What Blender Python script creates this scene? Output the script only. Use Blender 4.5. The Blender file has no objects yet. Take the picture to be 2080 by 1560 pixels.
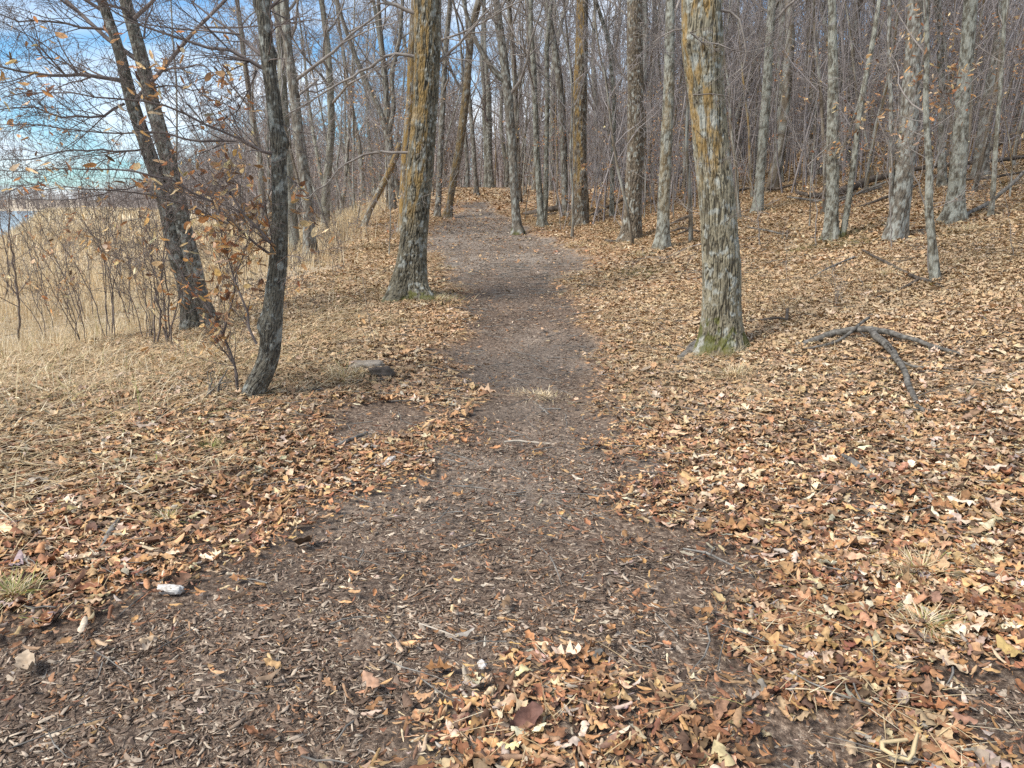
import bpy, math, random
import numpy as np

R_ = math.radians
S = bpy.context.scene
COL = S.collection
random.seed(7)
rng = np.random.default_rng(7)

# ------------------------------------------------------------------ camera
F_PX, CX, CY, PITCH, EYE = 1500.0, 1040.0, 780.0, R_(13.78), 1.5
cam_d = bpy.data.cameras.new('camera')
cam_d.sensor_width = 36.0
cam_d.lens = 36.0 * F_PX / 2080.0
cam_d.clip_start, cam_d.clip_end = 0.05, 3000
cam = bpy.data.objects.new('camera', cam_d)
COL.objects.link(cam)
cam.location = (0, 0, EYE)
cam.rotation_euler = (math.pi / 2 - PITCH, 0, 0)
S.camera = cam

# ------------------------------------------------------------------ sky and sun
SUN_EL, SUN_AZ = R_(48), R_(-118)          # azimuth measured from +Y towards +X
w = bpy.data.worlds.new('World')
S.world = w
w.use_nodes = True
nt = w.node_tree
nt.nodes.clear()
def N(t, kind, **kw):
    n = t.nodes.new(kind)
    for k, v in kw.items():
        if k.startswith('i_'):
            n.inputs[k[2:].replace('_', ' ')].default_value = v
        else:
            setattr(n, k, v)
    return n
def ramp(t, stops, interp='LINEAR'):
    n = t.nodes.new('ShaderNodeValToRGB')
    cr = n.color_ramp
    cr.interpolation = interp
    while len(cr.elements) < len(stops):
        cr.elements.new(0.5)
    for e, (p, c) in zip(cr.elements, stops):
        e.position = p
        e.color = (c[0], c[1], c[2], 1) if hasattr(c, '__len__') else (c, c, c, 1)
    return n
def mixc(t, f, a, b, blend='MIX'):
    n = t.nodes.new('ShaderNodeMix')
    n.data_type = 'RGBA'
    n.blend_type = blend
    for i, v in ((0, f), (6, a), (7, b)):
        if isinstance(v, bpy.types.NodeSocket):
            t.links.new(v, n.inputs[i])
        else:
            n.inputs[i].default_value = v if i == 0 else (v[0], v[1], v[2], 1)
    return n.outputs[2]
def mth(t, op, a, b=None, c=None, clamp=False):
    n = t.nodes.new('ShaderNodeMath')
    n.operation = op
    n.use_clamp = clamp
    for i, v in enumerate((a, b, c)):
        if v is None:
            continue
        if isinstance(v, bpy.types.NodeSocket):
            t.links.new(v, n.inputs[i])
        else:
            n.inputs[i].default_value = v
    return n.outputs[0]

sky = N(nt, 'ShaderNodeTexSky', sky_type='NISHITA', sun_disc=False, sun_elevation=SUN_EL, sun_rotation=SUN_AZ,
        altitude=300, air_density=1.0, dust_density=0.6, ozone_density=2.5)
tc = N(nt, 'ShaderNodeTexCoord')
sep = N(nt, 'ShaderNodeSeparateXYZ')
nt.links.new(tc.outputs['Generated'], sep.inputs[0])
zz = mth(nt, 'ADD', mth(nt, 'MAXIMUM', sep.outputs[2], 0.0), 0.22)
comb = N(nt, 'ShaderNodeCombineXYZ')
nt.links.new(mth(nt, 'DIVIDE', sep.outputs[0], zz), comb.inputs[0])
nt.links.new(mth(nt, 'DIVIDE', sep.outputs[1], zz), comb.inputs[1])
cn = N(nt, 'ShaderNodeTexNoise', i_Scale=0.95, i_Detail=7.0, i_Roughness=0.55, i_Distortion=0.5)
mp = N(nt, 'ShaderNodeMapping')
mp.inputs['Location'].default_value = (1.3, 0.25, 0)
nt.links.new(comb.outputs[0], mp.inputs[0])
nt.links.new(mp.outputs[0], cn.inputs['Vector'])
cr = ramp(nt, [(0.41, 0.0), (0.61, 1.0)])
nt.links.new(cn.outputs[0], cr.inputs[0])
skyc = mixc(nt, 1.0, sky.outputs[0], (0.76, 1.17, 1.38), 'MULTIPLY')
cn2 = N(nt, 'ShaderNodeTexNoise', i_Scale=2.2, i_Detail=5.0, i_Roughness=0.5)
nt.links.new(mp.outputs[0], cn2.inputs['Vector'])
cr2 = ramp(nt, [(0.35, (7.2, 7.9, 8.9)), (0.65, (9.4, 9.6, 9.9))])
nt.links.new(cn2.outputs[0], cr2.inputs[0])
fac = mth(nt, 'MULTIPLY', cr.outputs[0], 0.88)
both = mixc(nt, fac, skyc, cr2.outputs[0])
bg = N(nt, 'ShaderNodeBackground', i_Strength=0.088)
out = N(nt, 'ShaderNodeOutputWorld')
nt.links.new(both, bg.inputs[0])
nt.links.new(bg.outputs[0], out.inputs[0])

sd = bpy.data.lights.new('sun', 'SUN')
sd.energy = 3.6
sd.angle = R_(26)
sd.color = (1.0, 0.94, 0.86)
sun = bpy.data.objects.new('sun', sd)
COL.objects.link(sun)
from mathutils import Vector
sv = Vector((math.sin(SUN_AZ) * math.cos(SUN_EL), math.cos(SUN_AZ) * math.cos(SUN_EL), math.sin(SUN_EL)))
sun.rotation_euler = (-sv).to_track_quat('-Z', 'Y').to_euler()

S.view_settings.view_transform = 'Standard'
S.view_settings.look = 'None'
S.view_settings.gamma = 1
S.view_settings.exposure = 0.68
S.render.engine = 'CYCLES'
S.cycles.max_bounces = 5
S.cycles.diffuse_bounces = 3
S.cycles.transparent_max_bounces = 4
S.cycles.use_denoising = False

# ------------------------------------------------------------------ numeric helpers
def sstep(a, b, x):
    t = np.clip((x - a) / (b - a), 0, 1)
    return t * t * (3 - 2 * t)
_perm = np.random.default_rng(3).random((64, 64, 64)).astype(np.float32)
def vnoise(x, y, z=0.0):
    x, y, z = np.broadcast_arrays(np.asarray(x, float), np.asarray(y, float), np.asarray(z, float))
    xi, yi, zi = np.floor(x).astype(int), np.floor(y).astype(int), np.floor(z).astype(int)
    fx, fy, fz = x - xi, y - yi, z - zi
    fx, fy, fz = fx * fx * (3 - 2 * fx), fy * fy * (3 - 2 * fy), fz * fz * (3 - 2 * fz)
    r = 0
    for a in (0, 1):
        for b in (0, 1):
            for c in (0, 1):
                wt = (fx if a else 1 - fx) * (fy if b else 1 - fy) * (fz if c else 1 - fz)
                r = r + wt * _perm[(xi + a) & 63, (yi + b) & 63, (zi + c) & 63]
    return r
def fbm(x, y, z=0.0, o=3):
    s, a, t = 0, 1, 0
    for i in range(o):
        s = s + a * vnoise(x * 2 ** i + 7.3 * i, y * 2 ** i + 3.1 * i, np.asarray(z) * 2 ** i + 1.7 * i)
        t += a
        a *= 0.5
    return s / t

# the lie of the land: x right, y away from the viewer, z up
CY_, CX_ = [-5, 0, 3, 5, 8, 12.5, 17.5, 24, 41, 60, 120], [-1.2, -0.7, -0.25, 0.0, 0.25, 0.0, -0.6, -1.4, -1.6, -1.0, 2.0]
def path_x(y):
    return np.interp(y, CY_, CX_)
def terrain0(x, y):
    x = np.asarray(x, float); y = np.asarray(y, float)
    P = np.interp(y, [-60, 6, 10, 17, 24, 33, 40, 46, 60, 130], [0, 0, .15, .6, 1.07, 1.7, 2.13, 2.32, 2.5, 3.0])
    dx = x - path_x(y)
    q = np.maximum(dx - 1.2, 0)
    q = np.where(q < 1, q * q / 2, q - .5)
    Rr = .17 * q * sstep(-2, 7, y)
    Rr = 7.0 * (1 - np.exp(-Rr / 7.0))
    t = sstep(2.2, 9.5, -dx) * sstep(2.5, 11, y)
    z = (P + Rr) * (1 - t) - .75 * t
    lk = sstep(0, 6, -(x + 23 + .60 * np.abs(y - 34))) * (1 - sstep(235, 262, y))
    z = z * (1 - lk) - 2.4 * lk
    far = sstep(262, 420, y) * sstep(-40, -90, x + .12 * y - 30)
    return z + far * 4.0
def terrain(x, y):
    x = np.asarray(x, float); y = np.asarray(y, float)
    d = np.hypot(x, y)
    b = (fbm(x * .55, y * .55, 2.0) - .5) * .16 + (fbm(x * 2.3, y * 2.3, 5.0, 2) - .5) * .05
    return terrain0(x, y) + b * sstep(0.5, 5, d)
def ray(px, py):
    a, b = (px - CX) / F_PX, (CY - py) / F_PX
    v = np.array([a, math.cos(PITCH) + math.sin(PITCH) * b, -math.sin(PITCH) + math.cos(PITCH) * b])
    return v / v[1]
def at(px, py, lift=0.0):
    """The place on the land that the photograph shows there."""
    v = ray(px, py)
    ts = np.concatenate([np.arange(.3, 60, .01), np.arange(60, 400, .2)])
    zz = EYE + v[2] * ts - terrain(v[0] * ts, ts) - lift
    i = np.argmax(zz < 0)
    t = ts[i] if zz[i] < 0 else 45.0
    return np.array([v[0] * t, t, EYE + v[2] * t])
def atY(px, py, Y):
    v = ray(px, py)
    return np.array([v[0] * Y, Y, EYE + v[2] * Y])

def poly_world(pp):
    return np.array([at(max(min(p[0], 2400), -500), p[1])[:2] for p in pp])
def sdist(poly, x, y):
    """signed distance, negative inside"""
    x = np.asarray(x, float).ravel(); y = np.asarray(y, float).ravel()
    best = np.full(x.shape, 1e9)
    ins = np.zeros(x.shape, bool)
    n = len(poly)
    for i in range(n):
        ax, ay = poly[i]; bx, by = poly[(i + 1) % n]
        ex, ey = bx - ax, by - ay
        L2 = ex * ex + ey * ey + 1e-12
        t = np.clip(((x - ax) * ex + (y - ay) * ey) / L2, 0, 1)
        best = np.minimum(best, np.hypot(x - ax - t * ex, y - ay - t * ey))
        c = ((ay > y) != (by > y))
        with np.errstate(divide='ignore', invalid='ignore'):
            xx = ax + (y - ay) * ex / (ey if ey != 0 else 1e-12)
        ins ^= c & (x < xx)
    return np.where(ins, -best, best)
PATH = poly_world([(-500, 1345), (0, 1290), (200, 1235), (420, 1165), (560, 1085), (700, 1020), (850, 935), (935, 868), (1000, 805),
        (930, 745), (880, 705), (965, 650), (945, 600), (900, 540), (862, 495), (872, 465), (925, 436), (945, 418), (958, 410),
        (985, 410), (1010, 424), (1040, 450), (1110, 482), (1190, 515), (1200, 535), (1115, 568), (1145, 610), (1185, 655), (1205, 700),
        (1225, 790), (1215, 850), (1300, 950), (1235, 1045), (1400, 1090), (1490, 1130), (1515, 1240), (1575, 1400), (1480, 1415),
        (1270, 1335), (1120, 1345), (960, 1400), (860, 1470), (900, 1620), (900, 2000), (-500, 2000)])
BARE = [poly_world(p) for p in ([(1560, 1455), (1690, 1475), (1760, 1640), (1560, 1660)], [(1890, 1335), (2150, 1390), (2200, 1530), (2010, 1485)],
        [(640, 835), (790, 815), (880, 850), (790, 900), (690, 905)], [(1180, 1460), (1330, 1430), (1400, 1500), (1250, 1530)])]
def leafiness(x, y):
    x = np.asarray(x, float); shp = x.shape
    xr, yr = x.ravel(), np.asarray(y, float).ravel()
    d = sdist(PATH, xr, yr)
    for b in BARE:
        d = np.minimum(d, sdist(b, xr, yr) + .03)
    n = (fbm(xr * 2.2, yr * 2.2, 9.0, 3) - .5)
    n2 = (fbm(xr * .8, yr * .8, 4.0, 2) - .5)
    e = d + n * .45 * (1 + .07 * yr) + n2 * .15
    v = sstep(-.16, .22, e)
    # the sandy bare veins that run through the leaves near the viewer
    v = v * (1 - .45 * sstep(.62, .70, fbm(xr * 1.1 + 20, yr * 1.1, 1.0, 3)) * (1 - sstep(5, 8, yr)) * (1 - sstep(1.0, 2.2, d)))
    return v.reshape(shp), d.reshape(shp)

# ------------------------------------------------------------------ mesh helpers
def mesh_from(name, V, Fs, mats, smooth=True, col=None, attr='Col', mi=None):
    """V (n,3); Fs list of (m,k) face arrays; col (n,3|4) point colours"""
    me = bpy.data.meshes.new(name)
    V = np.ascontiguousarray(V, dtype=np.float32)
    Fs = [f for f in Fs if len(f)]
    loops = np.concatenate([f.ravel() for f in Fs]).astype(np.int32)
    tot = np.concatenate([np.full(len(f), f.shape[1]) for f in Fs]).astype(np.int32)
    start = np.concatenate([[0], np.cumsum(tot)[:-1]]).astype(np.int32)
    me.vertices.add(len(V)); me.vertices.foreach_set('co', V.ravel())
    me.loops.add(len(loops)); me.loops.foreach_set('vertex_index', loops)
    me.polygons.add(len(tot)); me.polygons.foreach_set('loop_start', start); me.polygons.foreach_set('loop_total', tot)
    if smooth:
        me.polygons.foreach_set('use_smooth', np.ones(len(tot), bool))
    if mi is not None:
        me.polygons.foreach_set('material_index', np.asarray(mi, np.int32))
    for m in (mats if isinstance(mats, (list, tuple)) else [mats]):
        me.materials.append(m)
    if col is not None:
        col = np.asarray(col, np.float32)
        if col.shape[1] == 3:
            col = np.concatenate([col, np.ones((len(col), 1), np.float32)], 1)
        a = me.color_attributes.new(attr, 'FLOAT_COLOR', 'POINT')
        a.data.foreach_set('color', np.ascontiguousarray(col).ravel())
    me.update(calc_edges=True)
    return me
def obj(name, me, parent=None, **props):
    o = bpy.data.objects.new(name, me)
    COL.objects.link(o)
    if parent is not None:
        o.parent = parent
    for k, v in props.items():
        o[k] = v
    return o
def root(name, loc, label, cat, group=None):
    o = bpy.data.objects.new(name, None)
    COL.objects.link(o)
    o.location = tuple(float(v) for v in loc)
    o.empty_display_size = .2
    o['label'] = label; o['category'] = cat
    if group:
        o['group'] = group
    return o
def tag(o, label, cat, group=None):
    o['label'] = label; o['category'] = cat
    if group:
        o['group'] = group
    return o

def tubes(lines, sides=3, off=(0, 0, 0), cap=False):
    """lines: list of (pts list, radii list). One mesh's vertices and quads, many polylines at once."""
    buckets = {}
    for p, r in lines:
        buckets.setdefault(len(p), []).append((p, r))
    Vs, Fs, base = [], [], 0
    ang = np.arange(sides) * 2 * math.pi / sides
    ca, sa = np.cos(ang), np.sin(ang)
    for n, lst in buckets.items():
        P = np.array([l[0] for l in lst], float) - np.asarray(off, float)
        r = np.array([l[1] for l in lst], float)
        T = np.gradient(P, axis=1)
        T /= np.linalg.norm(T, axis=2, keepdims=True) + 1e-9
        mt = P[:, -1] - P[:, 0]
        ax = np.argmin(np.abs(mt), axis=1)
        ref = np.eye(3)[ax][:, None, :]
        U = np.cross(T, np.broadcast_to(ref, T.shape)); U /= np.linalg.norm(U, axis=2, keepdims=True) + 1e-9
        W = np.cross(T, U)
        ring = P[:, :, None] + r[:, :, None, None] * (U[:, :, None] * ca[:, None] + W[:, :, None] * sa[:, None])
        m = len(lst)
        Vs.append(ring.reshape(-1, 3))
        idx = base + np.arange(m * n * sides).reshape(m, n, sides)
        a = idx[:, :-1]; b = idx[:, 1:]
        q = np.stack([a, np.roll(a, -1, 2), np.roll(b, -1, 2), b], -1).reshape(-1, 4)
        Fs.append(q)
        if cap and sides == 4:
            Fs.append(idx[:, 0][:, ::-1].reshape(-1, 4)); Fs.append(idx[:, -1].reshape(-1, 4))
        base += m * n * sides
    if not Vs:
        return np.zeros((0, 3)), [np.zeros((0, 4), int)]
    return np.concatenate(Vs), Fs

def resample(pts, rad, step):
    pts = np.array(pts, float); rad = np.array(rad, float)
    s = np.concatenate([[0], np.cumsum(np.linalg.norm(np.diff(pts, axis=0), axis=1))])
    n = max(4, int(s[-1] / step))
    t = np.linspace(0, s[-1], n)
    # Catmull-Rom style smoothness through a dense linear path and a small blur
    P = np.stack([np.interp(t, s, pts[:, i]) for i in range(3)], 1)
    r = np.interp(t, s, rad)
    k = max(1, int(.22 / step))
    if n > 4 * k:
        ker = np.hanning(2 * k + 3)[1:-1]; ker /= ker.sum()
        pad = len(ker) // 2
        for i in range(3):
            e = np.concatenate([2 * P[0, i] - P[1:pad + 1, i][::-1], P[:, i], 2 * P[-1, i] - P[-pad - 1:-1, i][::-1]])
            P[:, i] = np.convolve(e, ker, 'valid')
        e = np.concatenate([np.full(pad, r[0]), r, np.full(pad, r[-1])])
        r = np.convolve(e, ker, 'valid')
    return P, r

def trunk_mesh(name, pts, rad, mat, sides=48, step=.05, k=45.0, depth=.06, flare=.45, flare_h=.22, seed=0.0,
               orange=None, pale=0.3, moss=0.0, spots=(), knots=(), off=(0, 0, 0), sink=.25, fine_h=6.0):
    """A trunk with real furrows. orange=(angle, amount, z0, z1), spots=[(angle, z, size)]: round lichen, knots the same: bumps."""
    pts = [np.array(pts[0], float) - np.array([0, 0, sink])] + [np.array(p, float) for p in pts]
    rad = [rad[0]] + list(rad)
    P0, r0 = resample(pts, rad, .05)
    s0 = np.concatenate([[0], np.cumsum(np.linalg.norm(np.diff(P0, axis=0), axis=1))])
    fine_to = min(s0[-1], fine_h)
    ss = np.concatenate([np.arange(0, fine_to, step), np.arange(fine_to, s0[-1], max(step * 6, .12)), [s0[-1]]])
    P = np.stack([np.interp(ss, s0, P0[:, i]) for i in range(3)], 1); r = np.interp(ss, s0, r0)
    n = len(P)
    T = np.gradient(P, axis=0); T /= np.linalg.norm(T, axis=1, keepdims=True)
    X = np.array([1., 0, 0])
    U = X - T * (T @ X)[:, None]; U /= np.linalg.norm(U, axis=1, keepdims=True)
    W = np.cross(T, U)
    th = np.arange(sides) * 2 * math.pi / sides
    h = (P[:, 2] - P[0, 2] - sink)[:, None] + 0 * th
    c, s_ = np.cos(th)[None], np.sin(th)[None]
    rr = r[:, None] + 0 * th
    kx = k
    wob = (fbm(c * rr * 9 + seed, s_ * rr * 9, h * 4, 2) - .5)
    n1 = fbm(c * rr * kx + seed + wob * 1.6, s_ * rr * kx + 5, h * kx * .12 + wob * 1.5, 2)
    fur = sstep(.84, .985, 1 - np.abs(2 * n1 - 1))
    n1b = fbm(c * rr * kx * 2.1 + seed + 11 + wob * 2, s_ * rr * kx * 2.1 + 5, h * kx * .35 + wob * 3, 2)
    fur = np.maximum(fur, .6 * sstep(.84, .98, 1 - np.abs(2 * n1b - 1)))                    # 1 in the furrow
    n2 = vnoise(c * rr * kx * 2.3 + seed, s_ * rr * kx * 2.3, h * kx * .6)
    ridge = np.clip(1 - fur, 0, 1) * (.72 + .36 * n2)
    lump = (fbm(c * 1.3 + seed * 3, s_ * 1.3, h * 1.6, 2) - .5) * .16
    fl = flare * np.exp(-np.maximum(h, 0) / flare_h) * (.55 + .45 * np.cos(th * 4 + seed) + .35 * np.cos(th * 3 + seed * 2.1) + .3)
    R = rr * (1 + lump + fl) + (ridge - .8) * depth * np.minimum(rr, .2)
    A = np.zeros((n, sides, 4), np.float32)
    A[..., 0] = ridge
    ln = fbm(c * rr * 24 + seed, s_ * rr * 24 + 9, h * 5, 3)
    if orange:
        ang, amt, z0, z1 = orange
        dirw = np.clip(np.cos(th - ang) * 1.3 + .1, 0, 1)
        A[..., 1] = sstep(.50, .62, ln + .16 * dirw - .10) * np.clip(dirw * 1.6, 0, 1) * amt * sstep(z0 - .3, z0 + .3, h) * (1 - sstep(z1 - .4, z1 + .4, h))
    ln2 = fbm(c * rr * 22 + seed + 31, s_ * rr * 22, h * 18, 3)
    A[..., 2] = sstep(.60, .70, ln2 + pale * .22)
    for (ang, z, sz) in spots:
        dd = np.hypot(((th - ang + math.pi) % (2 * math.pi) - math.pi)[None] * rr, h - z) + (ln2 - .5) * sz * 1.4
        A[..., 2] = np.maximum(A[..., 2], 1.0 * (1 - sstep(sz * .8, sz * 1.05, dd)))
    for (ang, z, sz) in knots:
        dd = np.hypot(((th - ang + math.pi) % (2 * math.pi) - math.pi)[None] * rr, h - z)
        R = R + sz * .45 * np.exp(-(dd / sz) ** 2)
    if moss:
        mn = fbm(c * rr * 14 + seed, s_ * rr * 14, h * 9 + 4, 3)
        A[..., 3] = sstep(.52, .64, mn + .18 * (1 - h / moss) - .06 + .30 * (fbm(c * 2 + seed, s_ * 2, h * 3, 2) - .5)) * (h < moss * 1.6)
    V = P[:, None] + R[..., None] * (U[:, None] * c[..., None] + W[:, None] * s_[..., None])
    V = V.reshape(-1, 3) - np.asarray(off, float)
    idx = np.arange(n * sides).reshape(n, sides)
    a, b = idx[:-1], idx[1:]
    q = np.stack([a, np.roll(a, -1, 1), np.roll(b, -1, 1), b], -1).reshape(-1, 4)
    return mesh_from(name, V, [q], mat, col=A.reshape(-1, 4), attr='Bark')

# ------------------------------------------------------------------ branching
def _n(v):
    l = math.sqrt(v[0] ** 2 + v[1] ** 2 + v[2] ** 2) + 1e-9
    return (v[0] / l, v[1] / l, v[2] / l)
def _off(d, ang, rnd):
    """a direction at ang from d, any side"""
    a = (rnd.gauss(0, 1), rnd.gauss(0, 1), rnd.gauss(0, 1))
    k = a[0] * d[0] + a[1] * d[1] + a[2] * d[2]
    p = _n((a[0] - k * d[0], a[1] - k * d[1], a[2] - k * d[2]))
    c, s = math.cos(ang), math.sin(ang)
    return _n((d[0] * c + p[0] * s, d[1] * c + p[1] * s, d[2] * c + p[2] * s))
def grow(lines, tips, p, d, L, r, lvl, rnd, up=.06, wig=.16, kids=(5, 5, 4), n=None, rmin=.0016, flat=0.0, kidlen=.5):
    n = n or (7 if lvl == 0 else 5 if lvl == 1 else 4)
    pts, rad = [p], [r]
    st = L / (n - 1)
    for i in range(1, n):
        d = _n((d[0] + rnd.gauss(0, wig), d[1] + rnd.gauss(0, wig), d[2] * (1 - flat) + rnd.gauss(0, wig) * (1 - flat) + up))
        p = (p[0] + d[0] * st, p[1] + d[1] * st, p[2] + d[2] * st)
        pts.append(p); rad.append(max(rmin, r * (1 - .75 * i / (n - 1))))
    lines.append((pts, rad))
    if lvl < len(kids):
        m = kids[lvl]
        m = max(1, int(m * rnd.uniform(.7, 1.3) + .5))
        for j in range(m):
            f = rnd.uniform(.22, 1.0) * (n - 1)
            i = min(int(f), n - 2); g = f - i
            q = tuple(pts[i][k] * (1 - g) + pts[i + 1][k] * g for k in range(3))
            dd = _n(tuple(pts[i + 1][k] - pts[i][k] for k in range(3)))
            rr = rad[i] * .6
            ll = L * kidlen * rnd.uniform(.6, 1.25) * (1.15 - .5 * f / (n - 1))
            grow(lines, tips, q, _off(dd, R_(rnd.uniform(28, 60)), rnd), ll, max(rmin, rr), lvl + 1, rnd, up, wig * 1.1, kids, None, rmin, flat, kidlen)
    else:
        tips.append((pts[-1], d)); tips.append((pts[len(pts) // 2], d))
def crown_from(tp, tr, z0, nlimb, rnd, Lf=.35, kids=(5, 5, 4), ang=(35, 65), rmin=.0025, up=.07, wig=.15, lines=None, tips=None, rfac=.45, lmax=4.0, flat=0.0):
    """limbs on a trunk polyline above height z0 (over its base)"""
    lines = [] if lines is None else lines
    tips = [] if tips is None else tips
    tp = np.array(tp, float); tr = np.array(tr, float)
    H = tp[-1, 2] - tp[0, 2]
    for j in range(nlimb):
        z = z0 + (H - z0) * (j + rnd.random()) / nlimb
        zz_ = tp[:, 2] - tp[0, 2]
        q = tuple(float(np.interp(z, zz_, tp[:, i])) for i in range(3))
        r = float(np.interp(z, zz_, tr))
        az = rnd.uniform(0, 2 * math.pi)
        a = R_(rnd.uniform(*ang))
        d = (math.cos(az) * math.sin(a), math.sin(az) * math.sin(a), math.cos(a))
        L = min(lmax, H * Lf * rnd.uniform(.55, 1.1) * (1.1 - .7 * z / max(H, .1)) + .4)
        grow(lines, tips, q, d, L, max(rmin * 1.6, r * rfac), 0, rnd, up, wig, kids, None, rmin, flat)
    return lines, tips
def branch_mesh(name, lines, mat, off=(0, 0, 0)):
    big = [l for l in lines if l[1][0] > .009]
    sm = [l for l in lines if l[1][0] <= .009]
    V1, F1 = tubes(big, 6, off) if big else (np.zeros((0, 3)), [])
    V2, F2 = tubes(sm, 3, off) if sm else (np.zeros((0, 3)), [])
    F2 = [f + len(V1) for f in F2]
    return mesh_from(name, np.concatenate([V1, V2]), F1 + F2, mat)

# ------------------------------------------------------------------ leaves
def leaf_template(kind, nu, nv, roll, bend, seed, crumple=.06):
    r = np.random.default_rng(seed)
    u = np.linspace(0, 1, nu + 1)
    env = np.sin(math.pi * np.clip(u, 0, 1) ** .8)
    if kind == 'oval':
        wd = .27 * np.maximum(env, .03)
    elif kind == 'lobed':
        wd = .34 * np.maximum(env, .05) ** .6 * (.38 + .62 * (.5 + .5 * np.cos(2 * math.pi * (u * 3.6 + .35))) ** .8)
    elif kind == 'spiky':
        wd = .50 * np.maximum(env, .05) ** .7 * (.22 + .78 * (.5 + .5 * np.cos(2 * math.pi * (u * 3.0 + .5))) ** 1.6)
    else:
        wd = .40 * np.maximum(env, .03) ** .7 * (.8 + .2 * np.cos(2 * math.pi * u * 2.3))
    v = np.linspace(-1, 1, nv + 1)
    sarc = wd[:, None] * v[None]
    k = roll * (1 + .35 * (r.random() - .5)) / .27
    kk = k * (1 + .25 * np.sin(u * 5 + r.random() * 6))[:, None]
    if abs(roll) > 1e-3:
        a = sarc * kk
        sp = 1 / (1 + .10 * np.abs(a))
        x = np.sin(a) / kk * sp; z = (1 - np.cos(a)) / kk * sp
    else:
        x = sarc; z = sarc * 0
    y = u[:, None] - .5 + 0 * v
    y = y + np.abs(v)[None] * .07 * (1 if kind != 'oval' else .3) * np.where(wd[:, None] > .1, 1, 0)
    z = z + (fbm(x * 5 + seed, y * 5, seed * 1.3, 2) - .5) * crumple * 2.2
    b = bend * (1 + .3 * r.random())
    if abs(b) > 1e-3:
        yy = y.copy()
        z = z + (1 - np.cos(yy * b)) / b * 1.0
        y = np.sin(yy * b) / b
    if abs(roll) > 1.4:                                       # dried, rolled up: slimmer, twisted
        x, z = x * .72, z * .72
        tw = (u[:, None] - .5) * r.uniform(-1.2, 1.2)
        x, z = x * np.cos(tw) - z * np.sin(tw), x * np.sin(tw) + z * np.cos(tw)
    V = np.stack([x, y, z], -1).reshape(-1, 3)
    V[:, 2] -= V[:, 2].min() * .8 + V[:, 2].mean() * .2
    idx = np.arange((nu + 1) * (nv + 1)).reshape(nu + 1, nv + 1)
    F = np.stack([idx[:-1, :-1], idx[:-1, 1:], idx[1:, 1:], idx[1:, :-1]], -1).reshape(-1, 4)
    return V, F
def template_set(nu, nv, lod=0):
    T = []
    for i, (kd, ro, be, cr_) in enumerate([('oval', 3.0, .5, .05), ('oval', -2.6, .6, .06), ('oval', -1.8, .9, .08), ('broad', -1.9, .5, .10),
                             ('oval', 3.6, .25, .05), ('lobed', .8, .7, .20), ('lobed', 1.1, -.9, .20), ('spiky', .6, .6, .18), ('broad', 1.0, .9, .22),
                             ('spiky', 1.0, -.8, .18), ('broad', 1.8, .6, .14), ('lobed', -1.7, .7, .14)]):
        T.append(leaf_template(kd, nu, nv, ro, be, i + 1, cr_))
    for i in range(14):
        r = np.random.default_rng(900 + i)
        kd = ('oval', 'lobed', 'broad', 'spiky', 'oval', 'broad', 'lobed')[i % 7]
        T.append(leaf_template(kd, nu, nv, (r.uniform(1.6, 3.2) if kd == 'oval' else r.uniform(.7, 1.7)) * r.choice([-1, -1, 1]), r.uniform(.2, 1.1) * r.choice([-1, 1]), 30 + i, r.uniform(.08, .22)))
    return T
def place(T, which, pos, yaw, tilt, tdir, scale, col, stretch=None):
    """scatter templates: returns V, F list, C"""
    Vs, Fs, Cs, base = [], [], [], 0
    ca, sa = np.cos(yaw), np.sin(yaw)
    z0 = np.zeros_like(ca)
    Rz = np.stack([np.stack([ca, -sa, z0], -1), np.stack([sa, ca, z0], -1), np.stack([z0, z0, z0 + 1], -1)], 1)
    ax = np.stack([np.cos(tdir), np.sin(tdir), z0], -1)
    ct, st = np.cos(tilt), np.sin(tilt)
    K = np.zeros((len(yaw), 3, 3)); K[:, 0, 1] = -ax[:, 2]; K[:, 0, 2] = ax[:, 1]; K[:, 1, 0] = ax[:, 2]; K[:, 1, 2] = -ax[:, 0]; K[:, 2, 0] = -ax[:, 1]; K[:, 2, 1] = ax[:, 0]
    Rt = np.eye(3)[None] + st[:, None, None] * K + (1 - ct)[:, None, None] * (K @ K)
    M = (Rt @ Rz) * scale[:, None, None]
    for t, (tv, tf) in enumerate(T):
        m = which == t
        c = int(m.sum())
        if not c:
            continue
        V = np.einsum('nij,kj->nki', M[m], tv) + pos[m][:, None]
        k = len(tv)
        shade = (.92 + .16 * np.random.default_rng(t).random(k))[None, :, None]
        Cs.append((col[m][:, None, :] * shade).reshape(-1, 3))
        Vs.append(V.reshape(-1, 3))
        Fs.append((tf[None] + (base + np.arange(c) * k)[:, None, None]).reshape(-1, tf.shape[1]))
        base += c * k
    return np.concatenate(Vs), Fs, np.concatenate(Cs)
LEAFCOL = np.array([(.40, .245, .13), (.50, .36, .22), (.33, .165, .078), (.215, .10, .052), (.58, .46, .33), (.12, .068, .043), (.34, .275, .22), (.43, .255, .115), (.27, .165, .10)])
def leaf_colors(n, r, w):
    c = LEAFCOL[r.choice(len(LEAFCOL), n, p=np.array(w) / np.sum(w))]
    return np.clip(c * (1 + .16 * r.standard_normal((n, 1))) * (1 + .05 * r.standard_normal((n, 3))), .01, .9)
W_TAN = (5, 5, 3.2, 2.4, 2.6, 3.0, 1.8, 2.4, 3.6)
W_ORANGE = (4, 1.8, 5.5, 4.2, .9, 3.4, 1.2, 2.6, 3.0)

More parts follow.
